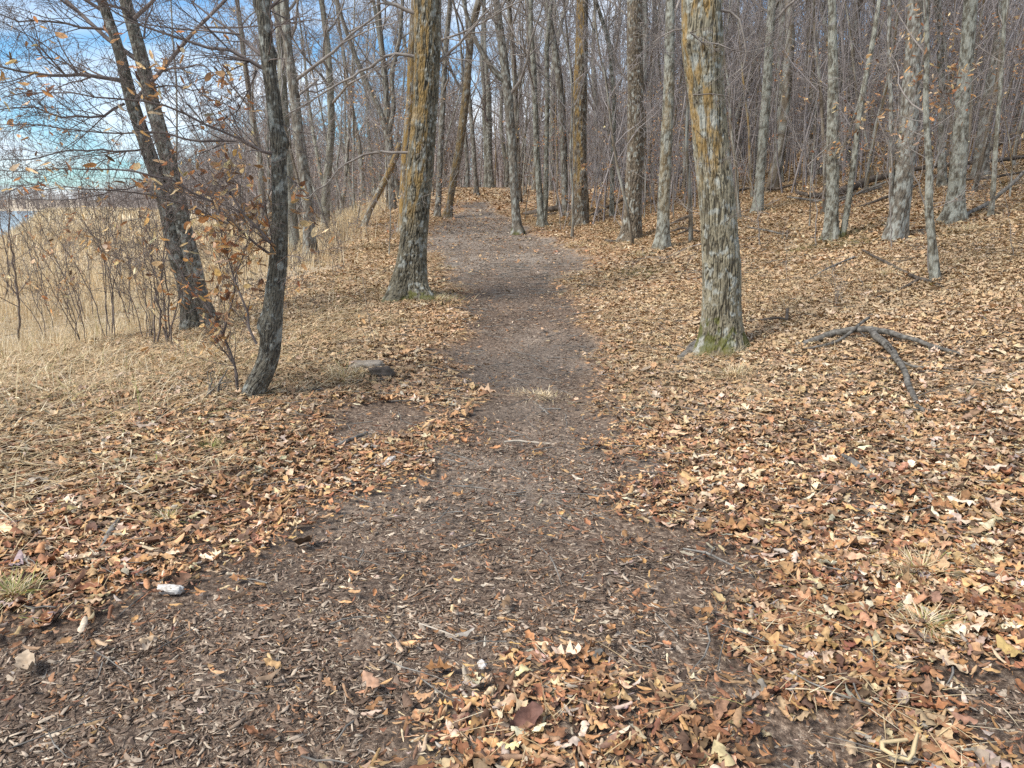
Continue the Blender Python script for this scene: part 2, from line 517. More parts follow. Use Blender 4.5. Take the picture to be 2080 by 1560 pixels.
# ------------------------------------------------------------------ materials
def mat(name):
    m = bpy.data.materials.new(name)
    m.use_nodes = True
    t = m.node_tree
    b = t.nodes['Principled BSDF']
    b.inputs['Specular IOR Level'].default_value = .25
    return m, t, b
def bark_mat(name, dark, light, warm=(.29, .185, .065), pale=(.38, .385, .34), moss=(.10, .10, .025), rough=.9, mott=.35, fine=60):
    m, t, b = mat(name)
    at_ = N(t, 'ShaderNodeAttribute', attribute_name='Bark')
    sp = N(t, 'ShaderNodeSeparateColor')
    t.links.new(at_.outputs['Color'], sp.inputs[0])
    co = N(t, 'ShaderNodeTexCoord')
    mp_ = N(t, 'ShaderNodeMapping'); mp_.inputs['Scale'].default_value = (1, 1, .35)
    t.links.new(co.outputs['Object'], mp_.inputs[0])
    nz = N(t, 'ShaderNodeTexNoise', i_Scale=float(fine), i_Detail=4.0, i_Roughness=.65)
    t.links.new(mp_.outputs[0], nz.inputs['Vector'])
    f = mth(t, 'MULTIPLY_ADD', nz.outputs[0], .9, -.47)
    f = mth(t, 'ADD', sp.outputs[0], f, clamp=True)
    c = mixc(t, f, dark, light)
    big = N(t, 'ShaderNodeTexNoise', i_Scale=3.5, i_Detail=3.0)
    t.links.new(co.outputs['Object'], big.inputs['Vector'])
    rb = ramp(t, [(.35, (.72, .70, .66)), (.65, (1.15, 1.15, 1.12))]); t.links.new(big.outputs[0], rb.inputs[0])
    c = mixc(t, .8, c, rb.outputs[0], 'MULTIPLY')
    # blotches of thin pale lichen, sharper than the mesh
    sn = N(t, 'ShaderNodeTexNoise', i_Scale=26.0, i_Detail=5.0, i_Roughness=.62)
    t.links.new(co.outputs['Object'], sn.inputs['Vector'])
    r2 = ramp(t, [(.54, 0.0), (.62, 1.0)]); t.links.new(sn.outputs[0], r2.inputs[0])
    c = mixc(t, mth(t, 'MULTIPLY', r2.outputs[0], mott), c, pale)
    edge = mth(t, 'MULTIPLY', nz.outputs[0], 1.7)
    c = mixc(t, mth(t, 'MULTIPLY', mth(t, 'MULTIPLY', sp.outputs[2], .8), edge, clamp=True), c, pale)
    c = mixc(t, mth(t, 'MULTIPLY', sp.outputs[1], edge, clamp=True), c, warm)
    c = mixc(t, mth(t, 'MULTIPLY', at_.outputs['Alpha'], edge, clamp=True), c, moss)
    t.links.new(c, b.inputs['Base Color'])
    b.inputs['Roughness'].default_value = rough
    bp = N(t, 'ShaderNodeBump', i_Strength=.7, i_Distance=.010)
    t.links.new(f, bp.inputs['Height']); t.links.new(bp.outputs[0], b.inputs['Normal'])
    return m
M_OAK = bark_mat('oak_bark', (.070, .058, .040), (.285, .25, .175), mott=.08)
M_WET = bark_mat('wet_dark_bark', (.030, .026, .019), (.20, .175, .125), mott=.16)
M_DARK = bark_mat('dark_smooth_bark', (.038, .033, .028), (.15, .135, .105), mott=.32, fine=90)
M_GREY = bark_mat('grey_bark', (.055, .045, .036), (.19, .162, .128), mott=.2)
M_BROWN = bark_mat('brown_bark', (.05, .038, .027), (.195, .155, .112), mott=.12)
M_PALE = bark_mat('pale_mottled_bark', (.06, .05, .038), (.185, .168, .13), pale=(.38, .38, .32), mott=.5)
M_ORANGE = bark_mat('rusty_bark', (.085, .062, .04), (.25, .19, .125), mott=.2)

def simple_mat(name, c1, c2, scale=20., rough=.85, spec=.2, stretch=None):
    m, t, b = mat(name)
    co = N(t, 'ShaderNodeTexCoord')
    nz = N(t, 'ShaderNodeTexNoise', i_Scale=float(scale), i_Detail=4.0, i_Roughness=.6)
    if stretch:
        mp_ = N(t, 'ShaderNodeMapping'); mp_.inputs['Scale'].default_value = stretch
        t.links.new(co.outputs['Object'], mp_.inputs[0]); t.links.new(mp_.outputs[0], nz.inputs['Vector'])
    else:
        t.links.new(co.outputs['Object'], nz.inputs['Vector'])
    r = ramp(t, [(.32, c1), (.68, c2)]); t.links.new(nz.outputs[0], r.inputs[0])
    t.links.new(r.outputs[0], b.inputs['Base Color'])
    b.inputs['Roughness'].default_value = rough
    b.inputs['Specular IOR Level'].default_value = spec
    bp = N(t, 'ShaderNodeBump', i_Strength=.5, i_Distance=.004)
    t.links.new(nz.outputs[0], bp.inputs['Height']); t.links.new(bp.outputs[0], b.inputs['Normal'])
    return m
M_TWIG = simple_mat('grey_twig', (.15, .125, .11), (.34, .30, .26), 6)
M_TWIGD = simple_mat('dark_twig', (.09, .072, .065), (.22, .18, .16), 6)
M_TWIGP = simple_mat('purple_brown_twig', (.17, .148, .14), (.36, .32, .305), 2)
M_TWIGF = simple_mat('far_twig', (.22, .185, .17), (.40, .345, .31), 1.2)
M_DEAD = simple_mat('dead_wood', (.045, .038, .032), (.26, .24, .21), 16, stretch=(1, 1, 1))
M_LOG = simple_mat('rotten_log', (.035, .028, .022), (.15, .12, .095), 10)
M_DEADD = simple_mat('dark_dead_wood', (.035, .030, .025), (.20, .185, .16), 22)
M_WHITE = simple_mat('bleached_bark', (.30, .26, .22), (.74, .71, .66), 45)
M_PALEWOOD = simple_mat('pale_wood', (.30, .25, .19), (.52, .45, .36), 30)
M_STONE = simple_mat('grey_stone', (.17, .14, .11), (.40, .34, .27), 9)

def col_mat(name, trans=0.0, rough=.75, amp=.28, scale=60.0, bump=.35):
    """takes the colour of each leaf or blade from the mesh"""
    m, t, b = mat(name)
    a = N(t, 'ShaderNodeAttribute', attribute_name='Col')
    co = N(t, 'ShaderNodeTexCoord')
    nz = N(t, 'ShaderNodeTexNoise', i_Scale=scale, i_Detail=3.0)
    t.links.new(co.outputs['Object'], nz.inputs['Vector'])
    r = ramp(t, [(.3, 1 - amp), (.7, 1 + amp)]); t.links.new(nz.outputs[0], r.inputs[0])
    c = mixc(t, 1.0, a.outputs['Color'], r.outputs[0], 'MULTIPLY')
    t.links.new(c, b.inputs['Base Color'])
    b.inputs['Roughness'].default_value = rough
    bp = N(t, 'ShaderNodeBump', i_Strength=bump, i_Distance=.004)
    t.links.new(nz.outputs[0], bp.inputs['Height']); t.links.new(bp.outputs[0], b.inputs['Normal'])
    if trans:
        tr = N(t, 'ShaderNodeBsdfTranslucent')
        t.links.new(c, tr.inputs[0])
        mx = N(t, 'ShaderNodeMixShader'); mx.inputs[0].default_value = trans
        t.links.new(b.outputs[0], mx.inputs[1]); t.links.new(tr.outputs[0], mx.inputs[2])
        t.links.new(mx.outputs[0], t.nodes['Material Output'].inputs[0])
    return m
M_LEAF = col_mat('dry_leaf', .0)
M_HANG = col_mat('hanging_dry_leaf', .5)
M_CHIP = col_mat('wood_chip', 0, .9, .25, 90)
M_STRAW = col_mat('straw', .2, .8, .12, 20)

# ground
def ground_mat():
    m, t, b = mat('forest_floor')
    a = N(t, 'ShaderNodeAttribute', attribute_name='Col')       # r = leaf cover, g = marsh, b = moss or grass patch
    sp = N(t, 'ShaderNodeSeparateColor'); t.links.new(a.outputs['Color'], sp.inputs[0])
    g = N(t, 'ShaderNodeNewGeometry')
    P = g.outputs['Position']
    # leaf layer: cells of leaf colour
    vo = N(t, 'ShaderNodeTexVoronoi', feature='F1'); vo.inputs['Scale'].default_value = 17.0
    dn = N(t, 'ShaderNodeTexNoise', i_Scale=30.0, i_Detail=2.0); t.links.new(P, dn.inputs['Vector'])
    ds = N(t, 'ShaderNodeVectorMath', operation='MULTIPLY_ADD'); ds.inputs[1].default_value = (.06, .06, .06)
    t.links.new(dn.outputs['Color'], ds.inputs[0]); t.links.new(P, ds.inputs[2])
    t.links.new(ds.outputs[0], vo.inputs['Vector'])
    sc = N(t, 'ShaderNodeSeparateColor'); t.links.new(vo.outputs['Color'], sc.inputs[0])
    lr = ramp(t, [(0, (.07, .035, .02)), (.22, (.21, .10, .05)), (.45, (.38, .21, .10)), (.7, (.50, .33, .18)), (1, (.62, .48, .33))])
    t.links.new(sc.outputs[0], lr.inputs[0])
    # soil and mulch
    n1 = N(t, 'ShaderNodeTexNoise', i_Scale=120.0, i_Detail=5.0, i_Roughness=.7); t.links.new(P, n1.inputs['Vector'])
    soil = ramp(t, [(.34, (.030, .021, .016)), (.46, (.105, .074, .055)), (.55, (.20, .148, .112)), (.68, (.46, .37, .28))])
    n1m = N(t, 'ShaderNodeTexNoise', i_Scale=38.0, i_Detail=6.0, i_Roughness=.8); t.links.new(P, n1m.inputs['Vector'])
    t.links.new(n1m.outputs[0], soil.inputs[0])
    n2 = N(t, 'ShaderNodeTexNoise', i_Scale=1.6, i_Detail=4.0); t.links.new(P, n2.inputs['Vector'])
    sr = ramp(t, [(.35, (.72, .70, .68)), (.68, (1.3, 1.27, 1.22))]); t.links.new(n2.outputs[0], sr.inputs[0])
    soilc = mixc(t, 1.0, soil.outputs[0], sr.outputs[0], 'MULTIPLY')
    sand = ramp(t, [(.35, (.19, .155, .125)), (.65, (.44, .38, .31))]); t.links.new(n1.outputs[0], sand.inputs[0])
    soilc = mixc(t, a.outputs['Alpha'], soilc, sand.outputs[0])
    c = mixc(t, sp.outputs[0], soilc, lr.outputs[0])
    # marsh straw
    n3 = N(t, 'ShaderNodeTexNoise', i_Scale=9.0, i_Detail=5.0, i_Roughness=.7); t.links.new(P, n3.inputs['Vector'])
    mr = ramp(t, [(.35, (.36, .285, .20)), (.65, (.64, .54, .40))]); t.links.new(n3.outputs[0], mr.inputs[0])
    c = mixc(t, sp.outputs[1], c, mr.outputs[0])
    gr = ramp(t, [(.35, (.10, .11, .03)), (.65, (.30, .27, .12))]); t.links.new(n3.outputs[0], gr.inputs[0])
    c = mixc(t, sp.outputs[2], c, gr.outputs[0])
    t.links.new(c, b.inputs['Base Color'])
    b.inputs['Roughness'].default_value = .95
    hgt = mth(t, 'ADD', mth(t, 'MULTIPLY', vo.outputs['Distance'], -1.2), mth(t, 'MULTIPLY', n1.outputs[0], .5))
    bp = N(t, 'ShaderNodeBump', i_Strength=.9, i_Distance=.02)
    t.links.new(hgt, bp.inputs['Height']); t.links.new(bp.outputs[0], b.inputs['Normal'])
    return m
M_GROUND = ground_mat()

def marshness(x, y):
    dx = x - path_x(y)
    n = fbm(x * .5, y * .5, 8.0, 2) - .5
    return sstep(3.6 - 1.2 * sstep(10, 14, y), 5.8 - 1.6 * sstep(10, 14, y), -dx + n * 2.5 - np.maximum(0, 9.5 - y) * .9) * sstep(6.0, 10.5, y)

# ------------------------------------------------------------------ ground sheet
def build_ground():
    nu, nv = 520, 640
    u = np.linspace(-1, 1, nu)
    xs = np.sinh(u * 5.6) / math.sinh(5.6) * 650
    v = np.linspace(0, 1, nv)
    ys = -6 + (np.exp(v * 6.2) - 1) / (math.exp(6.2) - 1) * 900 + v * 9
    X, Y = np.meshgrid(xs, ys)
    Z = terrain(X, Y)
    lf, d = leafiness(X, Y)
    Z = Z + (lf - 1) * .03 + (fbm(X * 9, Y * 9, 3.0, 2) - .5) * .02 * (np.hypot(X, Y) < 15)
    ms = marshness(X, Y)
    mo = sstep(.66, .72, fbm(X * .9 + 40, Y * .9, 6.0, 3)) * sstep(8, 11, Y) * (X > 1.0) * lf
    C = np.stack([np.clip(lf * sstep(4.5, 10, np.hypot(X, Y)), 0, 1), ms, mo * .8, .55 * sstep(9, 16, Y) + .30 * sstep(.5, .7, fbm(X * 1.1, Y * 1.1, 3.0, 3))], -1).reshape(-1, 4)
    idx = np.arange(nu * nv).reshape(nv, nu)
    q = np.stack([idx[:-1, :-1], idx[:-1, 1:], idx[1:, 1:], idx[1:, :-1]], -1).reshape(-1, 4)
    me = mesh_from('ground', np.stack([X, Y, Z], -1).reshape(-1, 3), [q], M_GROUND, col=C)
    obj('ground', me, kind='structure')
build_ground()

def build_lake():
    m, t, b = mat('lake_water')
    b.inputs['Base Color'].default_value = (.10, .16, .22, 1)
    b.inputs['Roughness'].default_value = .12
    b.inputs['Specular IOR Level'].default_value = .9
    co = N(t, 'ShaderNodeNewGeometry')
    nz = N(t, 'ShaderNodeTexNoise', i_Scale=1.2, i_Detail=4.0); t.links.new(co.outputs['Position'], nz.inputs['Vector'])
    bp = N(t, 'ShaderNodeBump', i_Strength=.35, i_Distance=.15)
    t.links.new(nz.outputs[0], bp.inputs['Height']); t.links.new(bp.outputs[0], b.inputs['Normal'])
    V = [(-640, -5, -1.1), (-20, -5, -1.1), (-20, 275, -1.1), (-640, 275, -1.1)]
    obj('lake', mesh_from('lake', np.array(V, float), [np.array([[0, 1, 2, 3]])], m, smooth=False), kind='structure')
build_lake()

# ------------------------------------------------------------------ hand-placed trees
def px_r(w, P):
    """half of a width in photograph pixels, as metres at point P"""
    return .5 * w * (P[1] * math.cos(PITCH) - (P[2] - EYE) * math.sin(PITCH)) / F_PX
def px_line(pp, Y0, dy=0.0):
    """(px, py[, w]) at depth Y0, drifting by dy metres from the first to the last point"""
    out, rad = [], []
    for i, p in enumerate(pp):
        P = atY(p[0], p[1], Y0 + dy * i / max(1, len(pp) - 1))
        out.append(P)
        rad.append(px_r(p[2] if len(p) > 2 else 3, P))
    return out, rad
HANG = {}
def leafy_mesh(name, tips, rnd, off, per=1.0, size=(.06, .10), cols=W_TAN, nu=6, nv=2, spread=.05):
    r = np.random.default_rng(rnd.randrange(10 ** 6))
    key = (nu, nv)
    if key not in HANG:
        HANG[key] = [leaf_template('oval', nu, nv, ro, be, 50 + i, .08) for i, (ro, be) in enumerate([(1.0, 1.0), (1.6, .8), (.5, 1.3), (2.2, .5)])]
    T = HANG[key]
    n = max(3, int(len(tips) * per))
    pick = r.integers(0, len(tips), n)
    pos = np.array([tips[i][0] for i in pick]) - np.asarray(off, float) + r.normal(0, spread * .6, (n, 3))
    pos[:, 2] -= .02
    yaw = r.uniform(0, 6.28, n); tilt = r.uniform(.4, 1.5, n); td = r.uniform(0, 6.28, n)
    V, Fs, C = place(T, r.integers(0, len(T), n), pos, yaw, tilt, td, r.uniform(*size, n), leaf_colors(n, r, cols) * np.array([1.65, 1.62, 1.42]))
    return mesh_from(name, V, Fs, M_HANG, col=C)

def hero(name, label, cat, base, line, mt, twig, H=12.0, group=None, z0=3.0, nl=9, kids=(5, 4, 3), limbs=(), seed=1, sides=40, step=.05,
         leaves=0.0, second=None, dy=0.0, Y=None, crown=True, lowtw=6, **kw):
    rnd = random.Random(seed)
    b = at(base[0], base[1])
    if Y is not None:
        v = ray(base[0], base[1]); b = np.array([v[0] * Y, Y, float(terrain(v[0] * Y, Y))])
    Y0 = b[1]
    g = root(name, b, label, cat, group)
    stems = [line] + ([second] if second else [])
    lines, tips = [], []
    for si, ln in enumerate(stems):
        pts, rad = px_line(ln, Y0, dy)
        pts[0] = np.array([pts[0][0], pts[0][1], b[2]]) if si == 0 else pts[0]
        top, d = pts[-1].copy(), pts[-1] - pts[-2]
        d = d / np.linalg.norm(d); r = rad[-1]
        hh = H * rnd.uniform(.9, 1.1)
        vis = len(pts)
        k = 0
        while top[2] < b[2] + hh and k < 30 and r > .012:
            d = d * .9 + np.array([rnd.gauss(0, .06), rnd.gauss(0, .06), .16]); d /= np.linalg.norm(d)
            stp = hh * .09
            top = top + d * stp; r = r * .86
            pts.append(top.copy()); rad.append(r); k += 1
        kk = dict(kw)
        if si:
            kk['flare'] = .1
        me = trunk_mesh('trunk', pts, rad, mt, sides=sides if si == 0 else max(12, sides // 2 + 8), step=step, seed=seed * 1.37 + si, off=b, **kk)
        if si == 0:
            me0 = obj('trunk', me, g)
        else:
            obj('trunk', me, g, label='second stem growing from the same foot')
        if crown:
            crown_from(pts, rad, z0, nl, rnd, kids=kids, lines=lines, tips=tips, rfac=.38)
            # short thin twigs lower down
            tp, tr = np.array(pts), np.array(rad)
            for j in range(lowtw):
                z = rnd.uniform(.25, 1.0) * z0
                q = tuple(float(np.interp(z, tp[:, 2] - tp[0, 2], tp[:, i])) for i in range(3))
                az = rnd.uniform(0, 6.28)
                grow(lines, tips, q, (math.cos(az), math.sin(az), rnd.uniform(-.1, .5)), rnd.uniform(.4, 1.1), .006, 1, rnd, .04, .2, (4, 4, 3), None, .0018)
    for lb in limbs:
        pp, r0, dyl = lb['p'], lb['r'], lb.get('dy', 0)
        pts, _ = px_line(pp, Y0 + lb.get('y0', 0), dyl)
        P, _r = resample(pts, [1] * len(pts), .12)
        n = len(P)
        P = P + np.array([[rnd.gauss(0, .010) for _ in range(3)] for _ in range(n)])
        pr = [px_r(r0, P[0]) * (1 - .72 * i / (n - 1)) for i in range(n)]
        lines.append(([tuple(p) for p in P], pr))
        for j in range(lb.get('kids', 12)):
            i = int(rnd.uniform(.12, .98) * (n - 1)); i = min(i, n - 2)
            d = _n(tuple(P[i + 1] - P[i]))
            t2 = []
            grow(lines, t2, tuple(P[i]), _off(d, R_(rnd.uniform(25, 55)), rnd), lb.get('kl', .8) * rnd.uniform(.5, 1.2), max(.0022, pr[i] * .5), 1, rnd,
                 lb.get('up', .03), .17, (0, 5, 5), None, .0013)
            if rnd.random() < lb.get('leaf', 0):
                tips += [(t[0], t[1], 1) for t in t2]
    if lines:
        obj('branches', branch_mesh('branches', lines, twig, b), g)
    lt = [t for t in tips if len(t) == 3] if leaves == 0 else tips
    if leaves or lt:
        obj('leaves', leafy_mesh('leaves', lt, rnd, b, leaves or .15, cols=W_TAN), g)
    return g

LB = lambda *p, **k: dict(p=list(p), **k)
hero('leaning_twin_tree', 'tall dark tree with two leaning trunks crossing at the foot, left of the curved tree', 'tree', (388, 668),
     [(391, 668, 44), (391, 640, 40), (380, 568, 40), (357, 517, 33), (335, 404, 30), (300, 303, 28), (266, 202, 26), (242, 101, 21), (206, 0, 19), (180, -80, 17)],
     M_DARK, M_TWIGD, H=10, seed=11, sides=84, step=.018, z0=2.6, nl=10, moss=0, pale=.1, k=60, flare=.18,
     second=[(428, 655, 36), (408, 610, 34), (392, 534, 32), (370, 450, 31), (363, 404, 30), (335, 303, 30), (307, 202, 29), (283, 101, 26), (254, 0, 24), (238, -70, 20)],
     limbs=[LB((249, 163), (209, 160), (168, 153), (101, 151), (50, 148), (0, 138), (-60, 120), r=9, kids=16, kl=.9, dy=-.8),
            LB((290, 77), (296, 54), (306, 27), (312, -20), r=5, kids=5, kl=.5),
            LB((313, 146), (353, 143), (377, 135), (397, 126), (421, 135), (448, 158), (488, 182), r=5, kids=12, kl=.6, dy=-.6, leaf=.2),
            LB((313, 175), (343, 170), (377, 182), (421, 185), (440, 186), r=4, kids=7, kl=.5, leaf=.3),
            LB((250, 210), (200, 240), (120, 235), (60, 215), (-20, 230), r=6, kids=14, kl=.9, dy=-1.0, leaf=.12),
            LB((225, 60), (170, 60), (110, 40), (40, 45), (-30, 20), r=6, kids=14, kl=.9, dy=-.7),
            LB((300, 300), (240, 310), (160, 300), (80, 318), (-20, 330), r=5, kids=14, kl=.8, dy=-1.2, leaf=.15),
            LB((265, 20), (200, 0), (120, -20), (40, -30), r=6, kids=12, kl=.9, dy=-1.0),
            LB((340, 350), (280, 380), (200, 392), (120, 410), (40, 404), r=4, kids=12, kl=.7, dy=-1.3, leaf=.3)])
hero('curved_tree', 'slender dark tree with a sharply curved foot on the left of the trail', 'tree', (508, 806),
     [(506, 806, 44), (518, 785, 42), (539, 753, 41), (549, 715, 42), (552, 686, 42), (555, 618, 39), (566, 534, 35), (569, 450, 31), (569, 404, 31), (566, 303, 31), (556, 202, 29),
      (541, 101, 28), (535, 0, 26), (533, -90, 23)],
     M_DARK, M_TWIGD, H=8, seed=4, sides=96, step=.014, z0=2.7, nl=8, pale=0, k=75, flare=.06, moss=0, spots=[(-1.3, 1.62, .03), (-1.0, 1.05, .03)],
     knots=[(-2.9, .58, .08), (.1, 1.95, .06), (3.0, 2.9, .07), (0, 2.55, .05)],
     limbs=[LB((529, 115), (485, 72), (438, 37), (404, 10), (370, -30), r=7, kids=14, kl=.6, dy=.2),
            LB((546, 142), (530, 133), (471, 104), (404, 89), (370, 81), (323, 64), (283, 50), (249, 27), (200, 5), r=8, kids=20, kl=.6, dy=-.3, leaf=.12),
            LB((485, 72), (438, 62), (370, 60), (303, 50), (230, 45), (150, 20), r=5, kids=16, kl=.6, dy=-.3),
            LB((566, 316), (548, 312), (525, 303), (498, 290), (455, 288), (404, 286), (357, 279), (323, 276), (269, 269), (219, 269), (168, 272), (135, 256), (101, 249), (0, 259), r=6, kids=24, kl=.6, dy=-.5, leaf=.25),
            LB((566, 316), (545, 308), (505, 293), (471, 273), (421, 249), (370, 226), (323, 215), (286, 202), (236, 195), (168, 189), (118, 182), (50, 192), (0, 202), r=6, kids=30, kl=.6, dy=-.9, leaf=.15),
            LB((566, 522), (545, 510), (505, 485), (465, 451), (421, 404), (370, 374), (303, 357), (236, 343), (202, 347), (101, 340), (0, 347), r=6, kids=20, kl=.55, dy=-.9, leaf=.25),
            LB((471, 455), (421, 434), (337, 404), (269, 387), (202, 380), (101, 380), (0, 392), r=5, kids=16, kl=.55, dy=-.5, leaf=.4),
            LB((524, 148), (512, 175), (495, 202), (475, 232), (471, 256), r=4, kids=9, kl=.35, leaf=.7),
            LB((560, 236), (590, 262), (620, 300), (640, 330), r=3, kids=5, kl=.4),
            LB((580, 350), (600, 372), (625, 398), (640, 420), (655, 440), r=3, kids=5, kl=.35, leaf=.5),
            LB((545, 20), (580, -10), (620, -60), r=6, kids=8, kl=.6),
            LB((522, 699), (502, 665), (495, 618), (485, 578), (471, 544), (455, 500), (450, 450), r=6, kids=16, kl=.4, y0=-.1, leaf=.9),
            LB((556, 500), (530, 470), (500, 440), (480, 400), (440, 360), r=7, kids=18, kl=.5, y0=-.05, leaf=.8)])
hero('lichen_covered_tree', 'big tree at the left edge of the trail, dark and yellow streaks down its trunk', 'tree', (833, 605),
     [(835, 605, 74), (831, 585, 66), (838, 505, 54), (848, 404, 54), (857, 303, 52), (864, 202, 50), (868, 101, 52), (868, 0, 56), (866, -90, 56)],
     M_WET, M_TWIG, H=14, seed=7, sides=170, step=.013, z0=3.6, nl=10, k=40, depth=.09, flare=.55, flare_h=.24, pale=.15, moss=.12,
     orange=(-2.3, .85, 1.1, 4.3), spots=[(-2.2, 2.35, .09), (-2.2, .55, .02)], knots=[(-2.4, 2.3, .07), (-2.6, 4.0, .12)],
     second=None,
     limbs=[LB((845, 116), (811, 109), (777, 113), (757, 135), (700, 165), (622, 209), (586, 236), (560, 250), r=7, kids=14, kl=.8),
            LB((835, 310), (790, 306), (734, 315), (700, 333), (673, 364), (622, 407), (590, 440), r=6, kids=12, kl=.6),
            LB((885, 130), (910, 110), (940, 80), (975, 40), (1010, 0), r=7, kids=12, kl=.8),
            LB((850, 30), (800, 10), (740, -20), (700, -40), r=9, kids=10, kl=.8)])
hero('oak_tree', 'stout furrowed tree with orange and blue-grey lichen and a mossy foot, right of the trail', 'tree', (1463, 712),
     [(1465, 712, 104), (1464, 690, 92), (1465, 650, 80), (1465, 618, 77), (1466, 551, 77), (1462, 505, 73), (1456, 404, 71), (1446, 303, 70), (1436, 202, 71), (1429, 130, 80), (1427, 90, 82), (1425, 0, 76), (1420, -90, 76)],
     M_OAK, M_TWIG, H=14, seed=9, sides=210, step=.010, z0=4.2, nl=9, k=34, depth=.08, flare=.24, flare_h=.08, pale=.18, moss=.38,
     orange=(-2.6, .9, 1.7, 4.3), spots=[(-2.25, 2.72, .065), (-2.0, 2.25, .10), (-1.7, 2.18, .07), (-2.5, 3.25, .04)], knots=[(-2.3, 2.9, .10), (0, 3.25, .06), (-2.9, .9, .03)],
     limbs=[LB((1464, 22), (1473, 12), (1485, 10), (1500, 13), (1500, 33), (1506, 69), (1513, 87), (1519, 113), (1519, 134), (1509, 139), (1490, 155), (1462, 174), r=6, kids=5, kl=.3, y0=-.1),
            LB((1401, 68), (1417, 78), (1444, 87), (1473, 101), (1516, 108), (1560, 101), (1581, 87), r=4, kids=8, kl=.35, y0=-.25),
            LB((1410, 190), (1440, 192), (1475, 193), (1520, 215), (1570, 195), r=3, kids=7, kl=.35, y0=-.22),
            LB((1392, 60), (1375, 55), (1350, 70), (1325, 90), r=4, kids=5, kl=.4)])
hero('straight_trunk_tree', 'tall straight brown tree with finely ridged bark, between the lichen-streaked slim tree and the trail', 'tree', (1281, 489),
     [(1279, 489, 48), (1281, 478, 41), (1284, 440, 36), (1286, 404, 34), (1291, 303, 34), (1292, 202, 33), (1290, 101, 32), (1289, 0, 31), (1288, -60, 30)],
     M_BROWN, M_TWIG, H=16, seed=13, sides=120, step=.02, z0=4.8, nl=8, k=44, depth=.10, flare=.25, pale=.1)
hero('straight_trunk_tree', 'straight tree with rust-coloured lichen along its left side, beyond the trail bend', 'tree', (1176, 458),
     [(1176, 458, 34), (1177, 440, 30), (1177, 404, 28), (1178, 303, 28), (1178, 202, 28), (1181, 101, 26), (1183, 0, 24), (1184, -60, 23)],
     M_BROWN, M_TWIG, H=16, seed=17, sides=96, step=.025, z0=5.0, nl=8, k=40, depth=.10, orange=(-2.6, .9, .8, 5.5), pale=.15)
hero('slim_mottled_tree', 'slim pale tree with green lichen blotches, just left of the stout furrowed tree', 'tree', (1346, 504),
     [(1346, 504, 28), (1347, 470, 25), (1348, 404, 24), (1353, 303, 23), (1358, 202, 23), (1360, 101, 20), (1362, 0, 18), (1362, -60, 17)],
     M_PALE, M_TWIG, H=13, seed=19, sides=48, step=.04, z0=3.6, nl=8, pale=.6, orange=(-1.6, .35, .5, 3), knots=[(-1.6, 2.9, .05), (-1.5, 3.8, .06)])
hero('grey_forked_tree', 'grey tree with a small green mossy foot where the trail bends left', 'tree', (1051, 473),
     [(1052, 473, 23), (1050, 455, 19), (1046, 404, 17), (1041, 303, 18), (1033, 202, 19), (1021, 101, 17), (1008, 0, 14), (1000, -50, 12)],
     M_GREY, M_TWIG, H=12, seed=21, sides=40, step=.05, z0=3.2, nl=10, pale=.3, moss=.12,
     second=[(1034, 172, 12), (1020, 160, 14), (1000, 140, 12), (975, 100, 10), (960, 70, 9), (945, 20, 8)])
